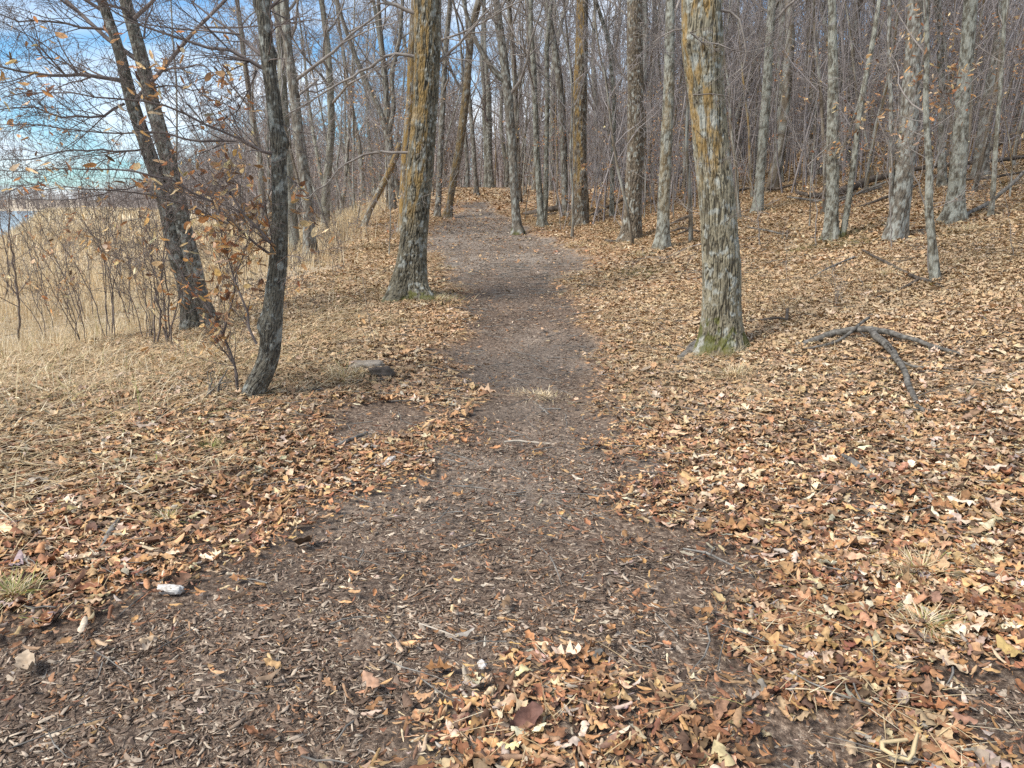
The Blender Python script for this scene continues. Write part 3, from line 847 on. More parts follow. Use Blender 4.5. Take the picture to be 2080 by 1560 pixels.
T = [
 ('leaning_tree', 'dark mossy tree leaning to the right over the far end of the trail', (909, 440), [(909, 440, 17), (915, 404, 14), (925, 340, 16), (933, 303, 16), (940, 250, 16), (949, 168, 15), (956, 67, 14), (973, 0, 15), (990, -50, 14)], M_ORANGE, dict(orange=(-2.4, .8, 0, 4), z0=3.5)),
 ('bare_tree', 'slim upright tree standing left of the leaning tree at the trail bend', (888, 441), [(888, 441, 13), (891, 404, 12), (895, 303, 12), (900, 202, 11), (905, 101, 11), (915, 0, 10)], M_GREY, dict(z0=3.0)),
 ('bare_tree', 'rusty orange tree close behind the big lichen-streaked trunk', (817, 473), [(817, 473, 20), (818, 440, 18), (824, 303, 17), (833, 202, 15), (836, 101, 14), (842, 0, 14)], M_ORANGE, dict(orange=(-1.6, 1.3, .2, 4.5), z0=3.6)),
 ('broken_leaning_trunk', 'dead broken trunk propped at a steep slant against the rusty tree', (740, 462), [(738, 462, 11), (752, 425, 11), (775, 380, 13), (790, 350, 13), (806, 312, 13), (812, 290, 10)], M_ORANGE, dict(crown=False, orange=(-1.6, 1.0, .5, 3), H=.5)),
 ('forked_tree', 'grey tree dividing low down into long diverging stems, left of the slanting dead trunk', (795, 425), [(798, 425, 15), (795, 380, 14), (792, 303, 14), (787, 269, 14), (770, 220, 11), (745, 170, 10), (720, 110, 9), (695, 40, 8), (680, -20, 7)], M_GREY, dict(z0=2.8, nl=10, second=[(790, 275, 10), (800, 220, 9), (795, 150, 9), (812, 80, 8), (818, 0, 7)])),
 ('bare_tree', 'straight grey trunk rising behind the curved tree beside a rotten log', (630, 524), [(632, 524, 27), (628, 480, 24), (626, 404, 23), (615, 330, 22), (606, 269, 21), (594, 160, 20), (585, 101, 18), (577, 0, 18), (574, -60, 16)], M_GREY, dict(z0=3.0, nl=12, k=26)),
 ('bare_tree', 'thin pale sapling trunk standing alone on the crest of the trail', (969, 397), [(969, 397, 10), (965, 350, 9), (962, 303, 9), (958, 250, 8), (952, 180, 7), (950, 100, 6)], M_GREY, dict(z0=2.5)),
 ('bare_tree', 'dark split tree on the crest right of the pale sapling', (998, 382), [(998, 382, 14), (996, 350, 12), (994, 303, 12), (993, 202, 11), (990, 160, 9), (985, 100, 7)], M_DARK, dict(z0=3.0)),
 ('mottled_tree', 'pale blotched tree forking into a V just right of the grey mossy-footed tree', (1100, 460), [(1102, 460, 19), (1098, 430, 14), (1095, 380, 13), (1090, 303, 12), (1087, 202, 11), (1084, 135, 11), (1078, 50, 9), (1078, 0, 8)], M_PALE, dict(pale=.5, z0=3.0, second=[(1104, 455, 13), (1108, 420, 11), (1110, 300, 10), (1112, 202, 10), (1110, 101, 9), (1120, 0, 8)])),
 ('bare_tree', 'tree leaning left above the brushy slope between two straight trunks', (1148, 440), [(1148, 440, 14), (1147, 380, 14), (1145, 303, 15), (1140, 202, 15), (1133, 140, 15), (1122, 70, 13), (1110, 0, 11)], M_GREY, dict(z0=3.4)),
 ('bare_tree', 'slim forked tree behind the ridged brown trunk', (1243, 440), [(1243, 440, 9), (1243, 380, 9), (1245, 303, 9), (1248, 202, 10), (1240, 101, 10), (1226, 50, 8), (1210, 0, 7)], M_PALE, dict(pale=.5, z0=2.8)),
 ('slope_tree', 'slim blotched tree with a white patch at its foot, first behind the stout furrowed tree', (1538, 432), [(1537, 432, 20), (1541, 404, 19), (1548, 303, 19), (1556, 202, 18), (1560, 135, 17), (1566, 50, 16), (1568, 0, 15)], M_PALE, dict(pale=.75, z0=3.0, spots=[(-1.4, .30, .10)])),
 ('slope_tree', 'pale-streaked tree behind a brush pile up the slope', (1582, 374), [(1582, 374, 18), (1581, 340, 17), (1583, 270, 19), (1585, 202, 20), (1588, 101, 17), (1590, 0, 14)], M_GREY, dict(pale=.6, z0=4.0)),
 ('slope_tree', 'dark brown trunk high on the slope behind the long rotting log', (1657, 357), [(1657, 357, 22), (1654, 303, 20), (1650, 202, 18), (1649, 135, 18), (1646, 0, 17)], M_BROWN, dict(z0=4.5)),
 ('twin_stem_tree', 'pale tree with a thin slanting second stem and green moss around its foot', (1690, 487), [(1688, 487, 30), (1688, 462, 26), (1691, 404, 24), (1691, 303, 23), (1692, 202, 21), (1692, 135, 20), (1691, 50, 16), (1690, 0, 15)], M_PALE, dict(pale=.6, moss=.16, z0=3.3, sides=56, step=.04, second=[(1711, 482, 12), (1722, 420, 12), (1732, 350, 12), (1740, 280, 11), (1750, 202, 11), (1762, 140, 10), (1772, 90, 10), (1784, 17, 9), (1790, -20, 8)])),
 ('slope_tree', 'thick dark trunk partly hidden behind the pale twin-stemmed tree', (1711, 342), [(1711, 342, 24), (1716, 303, 22), (1722, 202, 20), (1727, 168, 18), (1738, 60, 14), (1742, 0, 13)], M_BROWN, dict(z0=4.5)),
 ('slope_tree', 'broad grey tree that widens upward, with a thin stem at its foot', (1822, 486), [(1818, 486, 40), (1824, 450, 36), (1834, 370, 37), (1841, 303, 37), (1848, 202, 34), (1855, 101, 28), (1861, 0, 27)], M_GREY, dict(pale=.55, z0=3.6, sides=60, step=.04, flare=.3, second=[(1814, 505, 10), (1812, 450, 10), (1810, 340, 9), (1810, 202, 8), (1805, 100, 7)])),
 ('crooked_sapling', 'thin wavy blue-grey trunk in front of the broad grey tree', (1901, 570), [(1900, 570, 22), (1897, 530, 18), (1892, 484, 16), (1886, 430, 16), (1888, 337, 13), (1883, 270, 12), (1880, 202, 11), (1884, 101, 9), (1880, 0, 9)], M_PALE, dict(pale=.6, z0=1.8, nl=10, H=7, sides=36, step=.03, k=50, flare=.12)),
 ('slope_tree', 'tall pale tree leaning slightly right at the right side of the slope', (1940, 449), [(1938, 449, 42), (1940, 420, 33), (1944, 370, 30), (1949, 303, 28), (1955, 202, 27), (1962, 135, 26), (1970, 30, 26), (1972, 0, 25)], M_PALE, dict(pale=.75, z0=3.8, sides=60, step=.04)),
 ('slope_tree', 'slanting grey trunk farther right behind the tall pale tree', (1992, 360), [(1990, 360, 26), (1994, 303, 26), (2004, 220, 24), (2020, 135, 20), (2030, 60, 16), (2036, 0, 15)], M_GREY, dict(pale=.3, z0=4.5)),
 ('slope_tree', 'dark thin trunk between the broad grey tree and the tall pale tree', (1914, 378), [(1914, 378, 17), (1913, 303, 16), (1914, 202, 14), (1910, 100, 13), (1905, 0, 12)], M_DARK, dict(z0=4.0)),
 ('slope_sapling', 'thin straight grey sapling low on the slope at the right edge', (2012, 440), [(2012, 440, 9), (2018, 380, 9), (2022, 303, 9), (2030, 202, 8), (2038, 100, 7), (2040, 0, 7)], M_PALE, dict(z0=1.8, H=6, pale=.5)),
]
for i, (nm, lab, base, line, mt, kw) in enumerate(T):
    k = dict(H=12, seed=31 + i * 3, sides=28, step=.07, nl=8, z0=3.2, kids=(5, 4, 3), pale=.3, lowtw=7)
    k.update(kw)
    g = 'pale trees on the slope' if nm == 'slope_tree' else 'bare trees around the trail bend' if nm == 'bare_tree' else None
    hero(nm, lab, 'sapling' if 'sapling' in nm else 'dead tree' if 'broken' in nm else 'tree', base, line, mt, M_TWIG if mt is not M_DARK else M_TWIGD, group=g, **k)

# ------------------------------------------------------------------ leafy saplings and shrubs, each by hand
def sapling(name, label, cat, base, stems, twig, leaf=.6, group=None, kl=.5, seed=1, kids=9, r0=.008, per=.7, up=.03, size=(.055, .095), cols=W_TAN, Y=None, top=(4, 3), dy=0.0):
    """stems: pixel polylines from the foot"""
    rnd = random.Random(seed)
    b = at(*base)
    g = root(name, b, label, cat, group)
    lines, tips = [], []
    for st in stems:
        pts, _ = px_line(st, b[1], dy)
        pts[0][2] -= .05
        P, _r = resample(pts, [1] * len(pts), .10)
        n = len(P)
        P = P + np.array([[rnd.gauss(0, .007) for _ in range(3)] for _ in range(n)])
        pr = [max(.0022, r0 * (1 - .75 * i / (n - 1))) for i in range(n)]
        lines.append(([tuple(p) for p in P], pr))
        for j in range(kids):
            i = min(int(rnd.uniform(.25, 1.0) * (n - 1)), n - 2)
            d = _n(tuple(P[i + 1] - P[i]))
            t2 = []
            grow(lines, t2, tuple(P[i]), _off(d, R_(rnd.uniform(25, 60)), rnd), kl * rnd.uniform(.5, 1.2), pr[i] * .55, 1, rnd, up, .17, (0,) + top, None, .0015)
            if rnd.random() < leaf:
                tips += t2
    obj('stems', branch_mesh('stems', lines, twig, b), g)
    if tips:
        obj('leaves', leafy_mesh('leaves', tips, rnd, b, per, size=size, cols=cols), g)
    return g
sapling('leafy_sapling', 'thin bent sapling with clusters of tan leaves, growing at the curved tree\'s foot', 'sapling', (484, 800),
        [[(482, 800), (480, 760), (471, 726), (454, 665), (421, 625), (380, 568), (357, 537), (337, 500), (310, 440)], [(482, 800), (475, 740), (440, 700), (425, 660)],
         [(454, 665), (470, 620), (480, 560), (500, 500), (520, 440)]], M_TWIGD, leaf=.75, seed=3, kids=12, r0=.011, kl=.5, per=.35, cols=W_TAN)
sapling('dead_shoot', 'bare forked dead shoot sticking out left of the curved tree\'s foot', 'shoot', (418, 812),
        [[(418, 812), (425, 795), (440, 782), (470, 775)], [(425, 795), (428, 775), (425, 755)], [(440, 782), (455, 765), (462, 745)]], M_DEAD, leaf=0, seed=5, kids=2, r0=.011, kl=.15)
sh = [((50, 700), -40, 'dark shrub stem leaning left at the picture\'s left edge', .1, .02), ((110, 690), -90, 'thin-stemmed shrub with rusty leaves at the marsh edge', .7, .008),
      ((160, 700), -110, 'spindly shrub holding a patch of orange leaves above the dry grass', .8, .008), ((215, 690), -120, 'fan of thin leaning stems before the lake view', .15, .008),
      ((262, 665), -130, 'tangled bare shrub left of the twin tree', .1, .009), ((300, 690), -90, 'low shrub with a few pale curled leaves before the twin tree', .5, .007),
      ((335, 700), -60, 'bent shrub stem just in front of the twin tree\'s foot', .3, .011), ((185, 650), -150, 'farther fine-twigged shrub rising against the lake', .2, .009),
      ((90, 640), -80, 'tall wispy shrub at the water\'s edge', .45, .009), ((20, 610), -40, 'bare shrub nearest the lake at far left', .15, .010),
      ((600, 700), 10, 'single whip-like twig to the right of the curved tree', .1, .004), ((240, 620), -60, 'bushy shrub with brown leaves behind the fan of stems', .5, .008), ((455, 640), -30, 'leafy shrub behind the curved tree', .9, .007),
      ((505, 600), 30, 'orange-leaved shrub between curved tree and twin tree', .9, .007), ((680, 560), -30, 'reddish weed stalks beside the rotten log', .2, .005)]
for i, (b_, dx_, lab, lf_, r_) in enumerate(sh):
    rnd = random.Random(100 + i)
    st = []
    for j in range(1 if r_ > .012 or r_ < .005 else rnd.randint(3, 6)):
        x, y = b_[0] + rnd.uniform(-22, 22), b_[1] + rnd.uniform(-8, 8)
        ln, hgt = [(x, y)], (rnd.uniform(230, 430) if r_ > .006 else 150)
        ddx = dx_ * rnd.uniform(-.2, 1.5) + rnd.uniform(-60, 60)
        hgt *= rnd.uniform(.6, 1.15)
        for q in (.2, .45, .7, 1.0):
            ln.append((x + ddx * q ** 1.3 + rnd.uniform(-12, 12), y - hgt * q))
        st.append(ln)
    sapling('marsh_shrub', lab, 'shrub', b_, st, M_TWIGD, leaf=lf_ * .3, group='shrubs along the marsh edge', seed=200 + i, kids=10, r0=r_, kl=.55, per=.28, cols=W_ORANGE if i % 3 == 0 else W_TAN, dy=rnd.uniform(-.8, .3))
# right-hand leafy sprays
rs = [((1270, 470), [[(1270, 470), (1255, 420), (1245, 380), (1230, 320), (1215, 260)], [(1270, 470), (1240, 430), (1200, 400), (1180, 350)]], 'twiggy sapling with pale leaves in front of the rust-sided tree', .5),
      ((1812, 505), [[(1812, 505), (1808, 400), (1812, 300), (1830, 200), (1800, 100), (1780, 20)], [(1812, 300), (1780, 230), (1740, 180), (1690, 150), (1640, 190)]], 'slender sapling with orange-tan leaf sprays before the broad grey tree', .55),
      ((1885, 560), [[(1888, 560), (1884, 420), (1900, 330), (1920, 250), (1960, 180), (2010, 128), (2040, 132)], [(1900, 330), (1930, 240), (1900, 130), (1870, 60), (1900, 20)], [(1884, 420), (1850, 330), (1840, 270), (1860, 170)]], 'leafy sapling reaching right with tan leaf clusters in front of the tall pale tree', .62),
      ((1655, 500), [[(1655, 500), (1660, 420), (1640, 330), (1600, 240), (1560, 160), (1530, 120)], [(1640, 330), (1690, 290), (1720, 250)]], 'bare arching sapling left of the pale twin-stemmed tree', .12),
      ((1545, 500), [[(1545, 500), (1535, 400), (1500, 300), (1480, 230), (1470, 190)]], 'thin curving sapling right behind the stout furrowed tree', .1),
      ((1140, 470), [[(1140, 470), (1135, 420), (1130, 370), (1120, 300)], [(1140, 470), (1160, 420), (1175, 370)]], 'low leafy sapling in front of the V-shaped blotched tree', .6),
      ((2060, 520), [[(2060, 520), (2050, 440), (2030, 360), (2010, 300)]], 'wispy sapling at the right edge of the picture', .3),
      ((1600, 560), [[(1600, 560), (1598, 520), (1590, 480), (1600, 440)]], 'knee-high bare shoot on the leafy slope', .0),
      ((1697, 622), [[(1697, 622), (1694, 590), (1690, 560), (1700, 530)], [(1697, 622), (1705, 590), (1712, 560)]], 'small bare shoot above the Y-shaped fallen limb', .0),
      ((745, 700), [[(770, 745), (762, 700), (752, 660), (742, 600), (735, 560)]], 'dead weed stalk with hanging orange leaves beside the half-buried stone', 1.0)]
for i, (b_, st, lab, lf_) in enumerate(rs):
    sapling('leafy_sapling' if lf_ > .3 else 'bare_shoot', lab, 'sapling' if lf_ > .3 else 'shoot', b_, st, M_TWIG, leaf=lf_, seed=300 + i, kids=10 if i != 9 else 5,
            r0=.011 if i < 6 else .005, kl=.55 if i < 7 else .18, per=.3 if i != 9 else .6, cols=W_TAN if i != 9 else W_ORANGE, top=(4, 3) if i < 7 else (2, 1))

# ------------------------------------------------------------------ fallen wood, stones, tufts
def fallen(name, label, cat, runs, mt, group=None, seed=1, sides=10, twigs=0, k=40.):
    """runs: pixel polylines (px, py, width, lift) lying on the land"""
    base = at(runs[0][0][0], runs[0][0][1])
    lines = []
    rnd = random.Random(seed)
    for rn in runs:
        P, Rr = [], []
        for (px, py, wd, lift) in rn:
            p = at(px, py, lift)
            P.append(p); Rr.append(px_r(wd, p))
        P, Rr = resample(P, Rr, .04)
        n = len(P)
        ph = rnd.random() * 9
        Rr = Rr * (1 + .10 * (fbm(np.arange(n) * .18 + ph, 0, 0, 2) - .5) * 2)
        P = P + .35 * Rr[:, None] * np.stack([fbm(np.arange(n) * .3 + ph + 5, 1, 0, 2) - .5, fbm(np.arange(n) * .3 + ph, 2, 0, 2) - .5, fbm(np.arange(n) * .3 + ph, 3, 0, 2) - .5], 1) * 2
        lines.append(([tuple(p) for p in P], list(Rr)))
        tl = []
        for _ in range(twigs):
            i = rnd.randrange(n // 4, n - 1)
            grow(tl, [], tuple(P[i]), _off(_n(tuple(P[i + 1] - P[i])), R_(45), rnd), rnd.uniform(.15, .5), max(.002, Rr[i] * .25), 1, rnd, .0, .15, (0, 3, 2), None, .0015)
        lines += tl
    big = [l for l in lines if len(l[0]) > 5]; sm = [l for l in lines if len(l[0]) <= 5]
    V1, F1 = tubes(big, sides, base)
    V2, F2 = tubes(sm, 3, base) if sm else (np.zeros((0, 3)), [])
    # rough the bark
    V1 = V1 + (fbm(V1[:, 0] * k, V1[:, 1] * k, V1[:, 2] * k, 2) - .5)[:, None] * .006
    me = mesh_from(name, np.concatenate([V1, V2]), F1 + [f + len(V1) for f in F2], mt)
    o = obj(name, me)
    o.location = tuple(float(v) for v in base)
    return tag(o, label, cat, group)
fallen('fallen_limb', 'grey Y-shaped dead limb arched over the leaves on the right', 'fallen branch',
       [[(px_, py_, w_ * 1.35, l_ * 1.2) for px_, py_, w_, l_ in run] for run in [[(1616, 702, 6, .01), (1635, 697, 9, .02), (1660, 688, 9, .03), (1685, 681, 11, .04), (1706, 672, 10, .06), (1738, 668, 11, .07), (1775, 669, 10, .08), (1812, 676, 8, .07), (1850, 689, 7, .06), (1880, 696, 7, .05), (1900, 704, 6, .04), (1930, 714, 5, .03), (1958, 720, 5, .01)],
        [(1768, 668, 9, .08), (1782, 686, 11, .08), (1796, 694, 10, .07), (1815, 718, 10, .06), (1826, 735, 9, .06), (1838, 752, 9, .05), (1846, 785, 8, .04), (1860, 812, 9, .03), (1864, 842, 8, .0)],
        [(1862, 824, 8, .03), (1880, 836, 7, .02), (1905, 836, 7, .01), (1936, 843, 6, .0)], [(1618, 713, 3, .01), (1650, 705, 4, .02), (1690, 700, 4, .04), (1722, 682, 5, .06), (1738, 664, 5, .1), (1765, 645, 4, .12)],
        [(1822, 732, 4, .06), (1855, 745, 4, .04), (1892, 748, 3, .02)], [(1640, 696, 3, .02), (1625, 710, 3, .01), (1600, 716, 2, .0)]]], M_DEADD, seed=2, twigs=3)
logs = [('rotting_log', 'dark rotting log lying across the slope behind the twin-stemmed tree', [[(1622, 392, 9, .05), (1650, 398, 12, .06), (1680, 398, 15, .1), (1717, 386, 17, .12), (1760, 368, 16, .14), (1812, 352, 12, .2)]], M_LOG),
        ('fallen_log', 'dark fallen trunk running off to the right above the slope', [[(1850, 345, 9, .2), (1900, 336, 9, .25), (1980, 330, 8, .3), (2085, 318, 8, .3)]], M_LOG),
        ('fallen_log', 'fallen trunk propped at a slant at upper right', [[(1975, 322, 10, .2), (2020, 297, 10, .4), (2085, 262, 9, .7)]], M_LOG),
        ('fallen_branch', 'long grey branch leaning up to the right edge of the slope', [[(1955, 440, 8, .03), (2005, 414, 9, .1), (2040, 388, 8, .3), (2085, 345, 7, .6)]], M_DEAD),
        ('fallen_branch', 'thin dead branches crossing below the rotting log', [[(1600, 400, 4, .05), (1660, 408, 5, .08), (1720, 400, 5, .1), (1790, 380, 4, .1)], [(1700, 410, 4, .05), (1760, 385, 5, .2), (1800, 370, 4, .3)]], M_DEAD),
        ('rotting_log', 'black rotting log between the V-shaped tree and the rust-sided tree', [[(1062, 436, 8, .05), (1090, 430, 12, .08), (1125, 424, 12, .1), (1160, 420, 8, .1)], [(1085, 440, 6, .03), (1130, 434, 6, .03)]], M_LOG),
        ('fallen_branch', 'dead pole slanting behind the ridged brown trunk', [[(1190, 443, 5, .03), (1235, 420, 6, .1), (1275, 400, 5, .2)]], M_LOG),
        ('fallen_log', 'dark log stack seen left of the stout tree high on the slope', [[(1330, 360, 8, .1), (1370, 350, 12, .15), (1412, 340, 12, .2)], [(1310, 352, 8, .3), (1400, 332, 8, .3)]], M_LOG),
        ('fallen_branch', 'short broken branch left of the stout tree\'s trunk', [[(1358, 458, 7, .03), (1378, 448, 7, .05), (1402, 438, 5, .1)]], M_LOG),
        ('fallen_branch', 'weathered stick ending in a dark stump at the crooked sapling\'s foot', [[(1752, 508, 4, .05), (1800, 533, 6, .04), (1850, 560, 7, .03), (1880, 568, 9, .04), (1912, 584, 10, .0)], [(1760, 612, 4, .01), (1820, 592, 6, .02), (1865, 568, 6, .05)]], M_LOG),
        ('fallen_branch', 'dark dead branch lying between the rotting log and the broad grey tree', [[(1745, 420, 4, .03), (1790, 404, 6, .08), (1830, 390, 5, .12), (1870, 372, 4, .2)]], M_LOG),
        ('fallen_branch', 'long dark limb lying uphill behind the tall pale tree', [[(1880, 352, 5, .1), (1930, 366, 7, .12), (2000, 362, 6, .15), (2075, 350, 5, .2)]], M_LOG),
        ('fallen_branch', 'dead branch lying behind the white-footed blotched tree', [[(1480, 392, 4, .05), (1530, 380, 6, .1), (1580, 384, 5, .12), (1620, 372, 4, .2)]], M_LOG),
        ('fallen_log', 'mossy dark log half sunk beside the ridged brown trunk', [[(1225, 486, 5, .02), (1245, 492, 8, .03), (1262, 488, 6, .02)]], M_LOG),
        ('fallen_branch', 'tangle of thin dark sticks left of the mottled slim tree', [[(1355, 474, 4, .03), (1385, 462, 5, .08), (1420, 470, 4, .05)], [(1362, 480, 3, .02), (1392, 470, 4, .06), (1410, 456, 3, .1)]], M_LOG),
        ('fallen_twig', 'bent dark twig right of the stout tree\'s foot', [[(1515, 652, 4, .02), (1548, 650, 5, .03), (1582, 645, 5, .06), (1598, 650, 7, .03), (1599, 628, 6, .08)]], M_LOG),
        ('rotten_log', 'rotten log end lying beside the straight grey trunk on the left', [[(578, 532, 14, .06), (600, 528, 16, .07), (625, 530, 14, .05), (652, 534, 8, .02)]], M_LOG),
        ('stick', 'thick weathered grey stick in the leaves at lower left', [[(206, 1116, 12, .01), (218, 1092, 15, .015), (232, 1072, 14, .015), (246, 1050, 10, .01)]], M_DEAD),
        ('stick', 'short dark stick beside the thick weathered one at lower left', [[(200, 1072, 9, .01), (212, 1058, 10, .01), (222, 1040, 8, .01)]], M_LOG),
        ('stick', 'decayed splintered stick in the leaves at lower right', [[(1712, 925, 8, .01), (1732, 940, 16, .01), (1755, 956, 15, .01), (1778, 975, 8, .01)]], M_DEAD),
        ('stick', 'long thin twig lying on bare soil right of the trail', [[(1388, 1114, 4, .01), (1430, 1122, 5, .02), (1465, 1137, 5, .02), (1510, 1160, 4, .01)]], M_DEAD),
        ('stick', 'pale bone-coloured stick lying across the middle of the trail', [[(1024, 897, 4, .01), (1050, 895, 5, .01), (1080, 898, 4, .01), (1118, 901, 3, .01)]], M_PALEWOOD),
        ('stick', 'grey splintered stick at the left edge of the trail', [[(668, 915, 6, .01), (700, 897, 8, .02), (745, 880, 7, .01)]], M_DEAD),
        ('stick', 'short grey stick lying on the mulch in the near trail', [[(920, 1120, 5, .006), (945, 1110, 6, .006), (968, 1102, 4, .006)]], M_DEAD),
        ('stick', 'pale straight straw on the mulch near the bottom', [[(852, 1266, 3, .006), (890, 1279, 4, .006), (925, 1292, 3, .006)]], M_PALEWOOD),
        ('stick', 'dark dead stick on the leaves before the twin tree', [[(640, 628, 4, .01), (660, 622, 6, .01), (680, 620, 4, .01)]], M_LOG),
        ('fallen_branch', 'fine dead branch on the slope above the Y-shaped limb', [[(1640, 570, 3, .02), (1680, 545, 4, .04), (1735, 522, 4, .05)]], M_DEAD),
        ('fallen_branch', 'small dead branch right of the stout tree at mid trunk height', [[(1520, 462, 3, .03), (1560, 468, 4, .05), (1600, 478, 3, .03)]], M_DEAD)]
for i, (nm, lab, runs, mt) in enumerate(logs):
    fallen(nm, lab, 'log' if 'log' in nm or 'trunk' in nm else 'stick' if nm in ('stick', 'fallen_twig') else 'fallen branch', runs, mt, seed=40 + i, twigs=3 if 'branch' in nm else 0)

def stone(name, label, cat, px, py, wpx, asp, hh, mt, seed, yaw=0.0, sink=.4):
    b = at(px, py)
    wd = px_r(wpx, b)
    nu, nv = 40, 24
    th = np.linspace(0, 2 * math.pi, nu, endpoint=False)[None]; ph = np.linspace(.02, math.pi - .02, nv)[:, None]
    X, Y, Z = np.sin(ph) * np.cos(th), np.sin(ph) * np.sin(th), np.cos(ph) + 0 * th
    n = 1 + (fbm(X * 1.4 + seed, Y * 1.4, Z * 1.4, 3) - .5) * .95 + (fbm(X * 5 + seed, Y * 5, Z * 5, 3) - .5) * .45
    X, Y, Z = X * n * wd, Y * n * wd * asp, np.clip(Z * n, -.8, .75) * hh
    c, s = math.cos(yaw), math.sin(yaw)
    V = np.stack([X * c - Y * s, X * s + Y * c, Z + hh * (1 - sink) * .5], -1).reshape(-1, 3)
    idx = np.arange(nu * nv).reshape(nv, nu)
    a, b2 = idx[:-1], idx[1:]
    q = np.stack([a, b2, np.roll(b2, -1, 1), np.roll(a, -1, 1)], -1).reshape(-1, 4)
    o = obj(name, mesh_from(name, V, [q, idx[0][None, ::-1], idx[-1][None]], mt))
    o.location = tuple(float(v) for v in b)
    return tag(o, label, cat)
stone('stone', 'half-buried grey stone in the leaves left of the trail', 'stone', 742, 745, 70, .6, .05, M_STONE, 3, .2, .35)
stone('birch_bark_piece', 'white curl of birch bark at lower left by the trail edge', 'bark', 347, 1200, 52, .45, .022, M_WHITE, 5, -.1)
stone('bark_flake', 'small whitish flake of bark on the near mulch', 'bark', 979, 1352, 16, 1.5, .012, M_WHITE, 7, .3)
stone('wood_chunk', 'grey-brown chunk of bark on bare soil near the bottom', 'wood', 1216, 1333, 32, .5, .022, M_DEAD, 8, .7)
stone('wood_chunk', 'pale splintered chunk of wood at the left trail edge', 'wood', 795, 938, 22, .8, .03, M_WHITE, 9, .7)
stone('root_mound', 'dark mossy earth mound below the half-buried stone', 'mound', 778, 765, 50, .7, .09, M_LOG, 12, .4, .7)
# the flared root left of the stout tree
fallen('root', 'bark-covered surface root spreading left from the stout tree', 'root', [[(1440, 700, 36, .02), (1415, 712, 34, .0), (1390, 728, 24, -.01), (1368, 740, 12, -.02)]], M_DEAD, seed=77, sides=14)

def blades(pos, az, lean, length, width, droop, col, nseg=3):
    """tapered ribbons"""
    n = len(pos)
    dirx, diry = np.cos(az), np.sin(az)
    px_, py_ = -diry, dirx
    rows = []
    for k in range(nseg + 1):
        f = k / nseg
        hx = length * (np.sin(lean) * f + droop * f * f)
        hz = length * (np.cos(lean) * f - droop * f * f * .7)
        wd = width * (1 - f) ** .6 * .5 + width * .06
        cx, cy, cz = pos[:, 0] + dirx * hx, pos[:, 1] + diry * hx, pos[:, 2] + hz
        rows.append(np.stack([np.stack([cx - px_ * wd, cy - py_ * wd, cz], -1), np.stack([cx + px_ * wd, cy + py_ * wd, cz], -1)], 1))
    V = np.stack(rows, 1).reshape(-1, 3)
    m = 2 * (nseg + 1)
    f = np.array([[2 * k, 2 * k + 1, 2 * k + 3, 2 * k + 2] for k in range(nseg)])
    F = (f[None] + (np.arange(n) * m)[:, None, None]).reshape(-1, 4)
    C = np.repeat(col, m, axis=0)
    return V, [F], C
def straw_col(n, r, green=0.0):
    base = np.array([(.62, .50, .31), (.52, .40, .23), (.70, .60, .42), (.42, .31, .18)])[r.integers(0, 4, n)]
    g = np.array([(.22, .25, .07), (.30, .30, .10)])[r.integers(0, 2, n)]
    m = (r.random(n) < green)[:, None]
    return np.where(m, g, base) * (1 + .12 * r.standard_normal((n, 1)))
def tuft(label, px, py, rad, n, length, green, seed, droop=.35, group='grass tufts in the leaves'):
    r = np.random.default_rng(seed)
    b = at(px, py)
    q = np.abs(r.normal(0, rad, n)); a = r.uniform(0, 6.28, n)
    X, Y = b[0] + q * np.cos(a), b[1] + q * np.sin(a) * .8
    pos = np.stack([X, Y, terrain(X, Y) + .012], -1) - b
    length = length * 1.0
    az = a + r.normal(0, .7, n)
    V, F, C = blades(pos, az, np.abs(r.normal(.85, .35, n)), length * r.uniform(.5, 1.2, n), r.uniform(.0025, .005, n), droop * r.uniform(.2, 1.0, n), straw_col(n, r, green) * 1.08)
    o = obj('grass_tuft', mesh_from('grass_tuft', V, F, M_STRAW, col=C))
    o.location = tuple(float(v) for v in b)
    tag(o, label, 'grass', group)
for a in [('straw tuft hugging the foot of the stout mossy tree', 1462, 728, .17, 650, .16, .05, 1, .7), ('straw tuft just in front of the stout tree, nearer the viewer', 1490, 765, .13, 330, .14, .03, 2, .7),
          ('dry straw around the left foot of the lichen-streaked tree', 800, 598, .16, 380, .15, .1, 3, .6), ('pale straw spreading right from the lichen-streaked tree onto the trail', 885, 612, .26, 600, .14, .15, 4, .7),
          ('small green grass tuft among leaves left of centre', 432, 915, .035, 110, .09, .75, 5, .3), ('green and straw tuft at the left edge near the bottom', 28, 1212, .05, 150, .10, .5, 6, .4),
          ('heap of short dead grass in the middle of the trail', 1100, 806, .17, 260, .055, .03, 7, .8), ('small dry tuft in the leaves at lower right', 1875, 1275, .05, 130, .09, .2, 8, .6),
          ('wispy pale tuft above the lower right leaves', 1868, 1165, .07, 150, .10, .08, 9, .7), ('scrubby tuft by the thick weathered stick', 340, 1060, .05, 90, .07, .3, 10, .6),
          ('dead grass mat below the half-buried stone', 700, 770, .20, 420, .12, .1, 11, .7), 
          ('straw tuft behind the Y-shaped fallen limb', 1800, 560, .15, 260, .13, .05, 14, .6),
          ('mossy straw tuft on the slope below the slim mottled tree', 1300, 522, .2, 300, .12, .35, 15, .6), ('flattened straw patch under the tall pale tree', 1965, 470, .3, 480, .16, .02, 16, .8)]:
    tuft(*a)
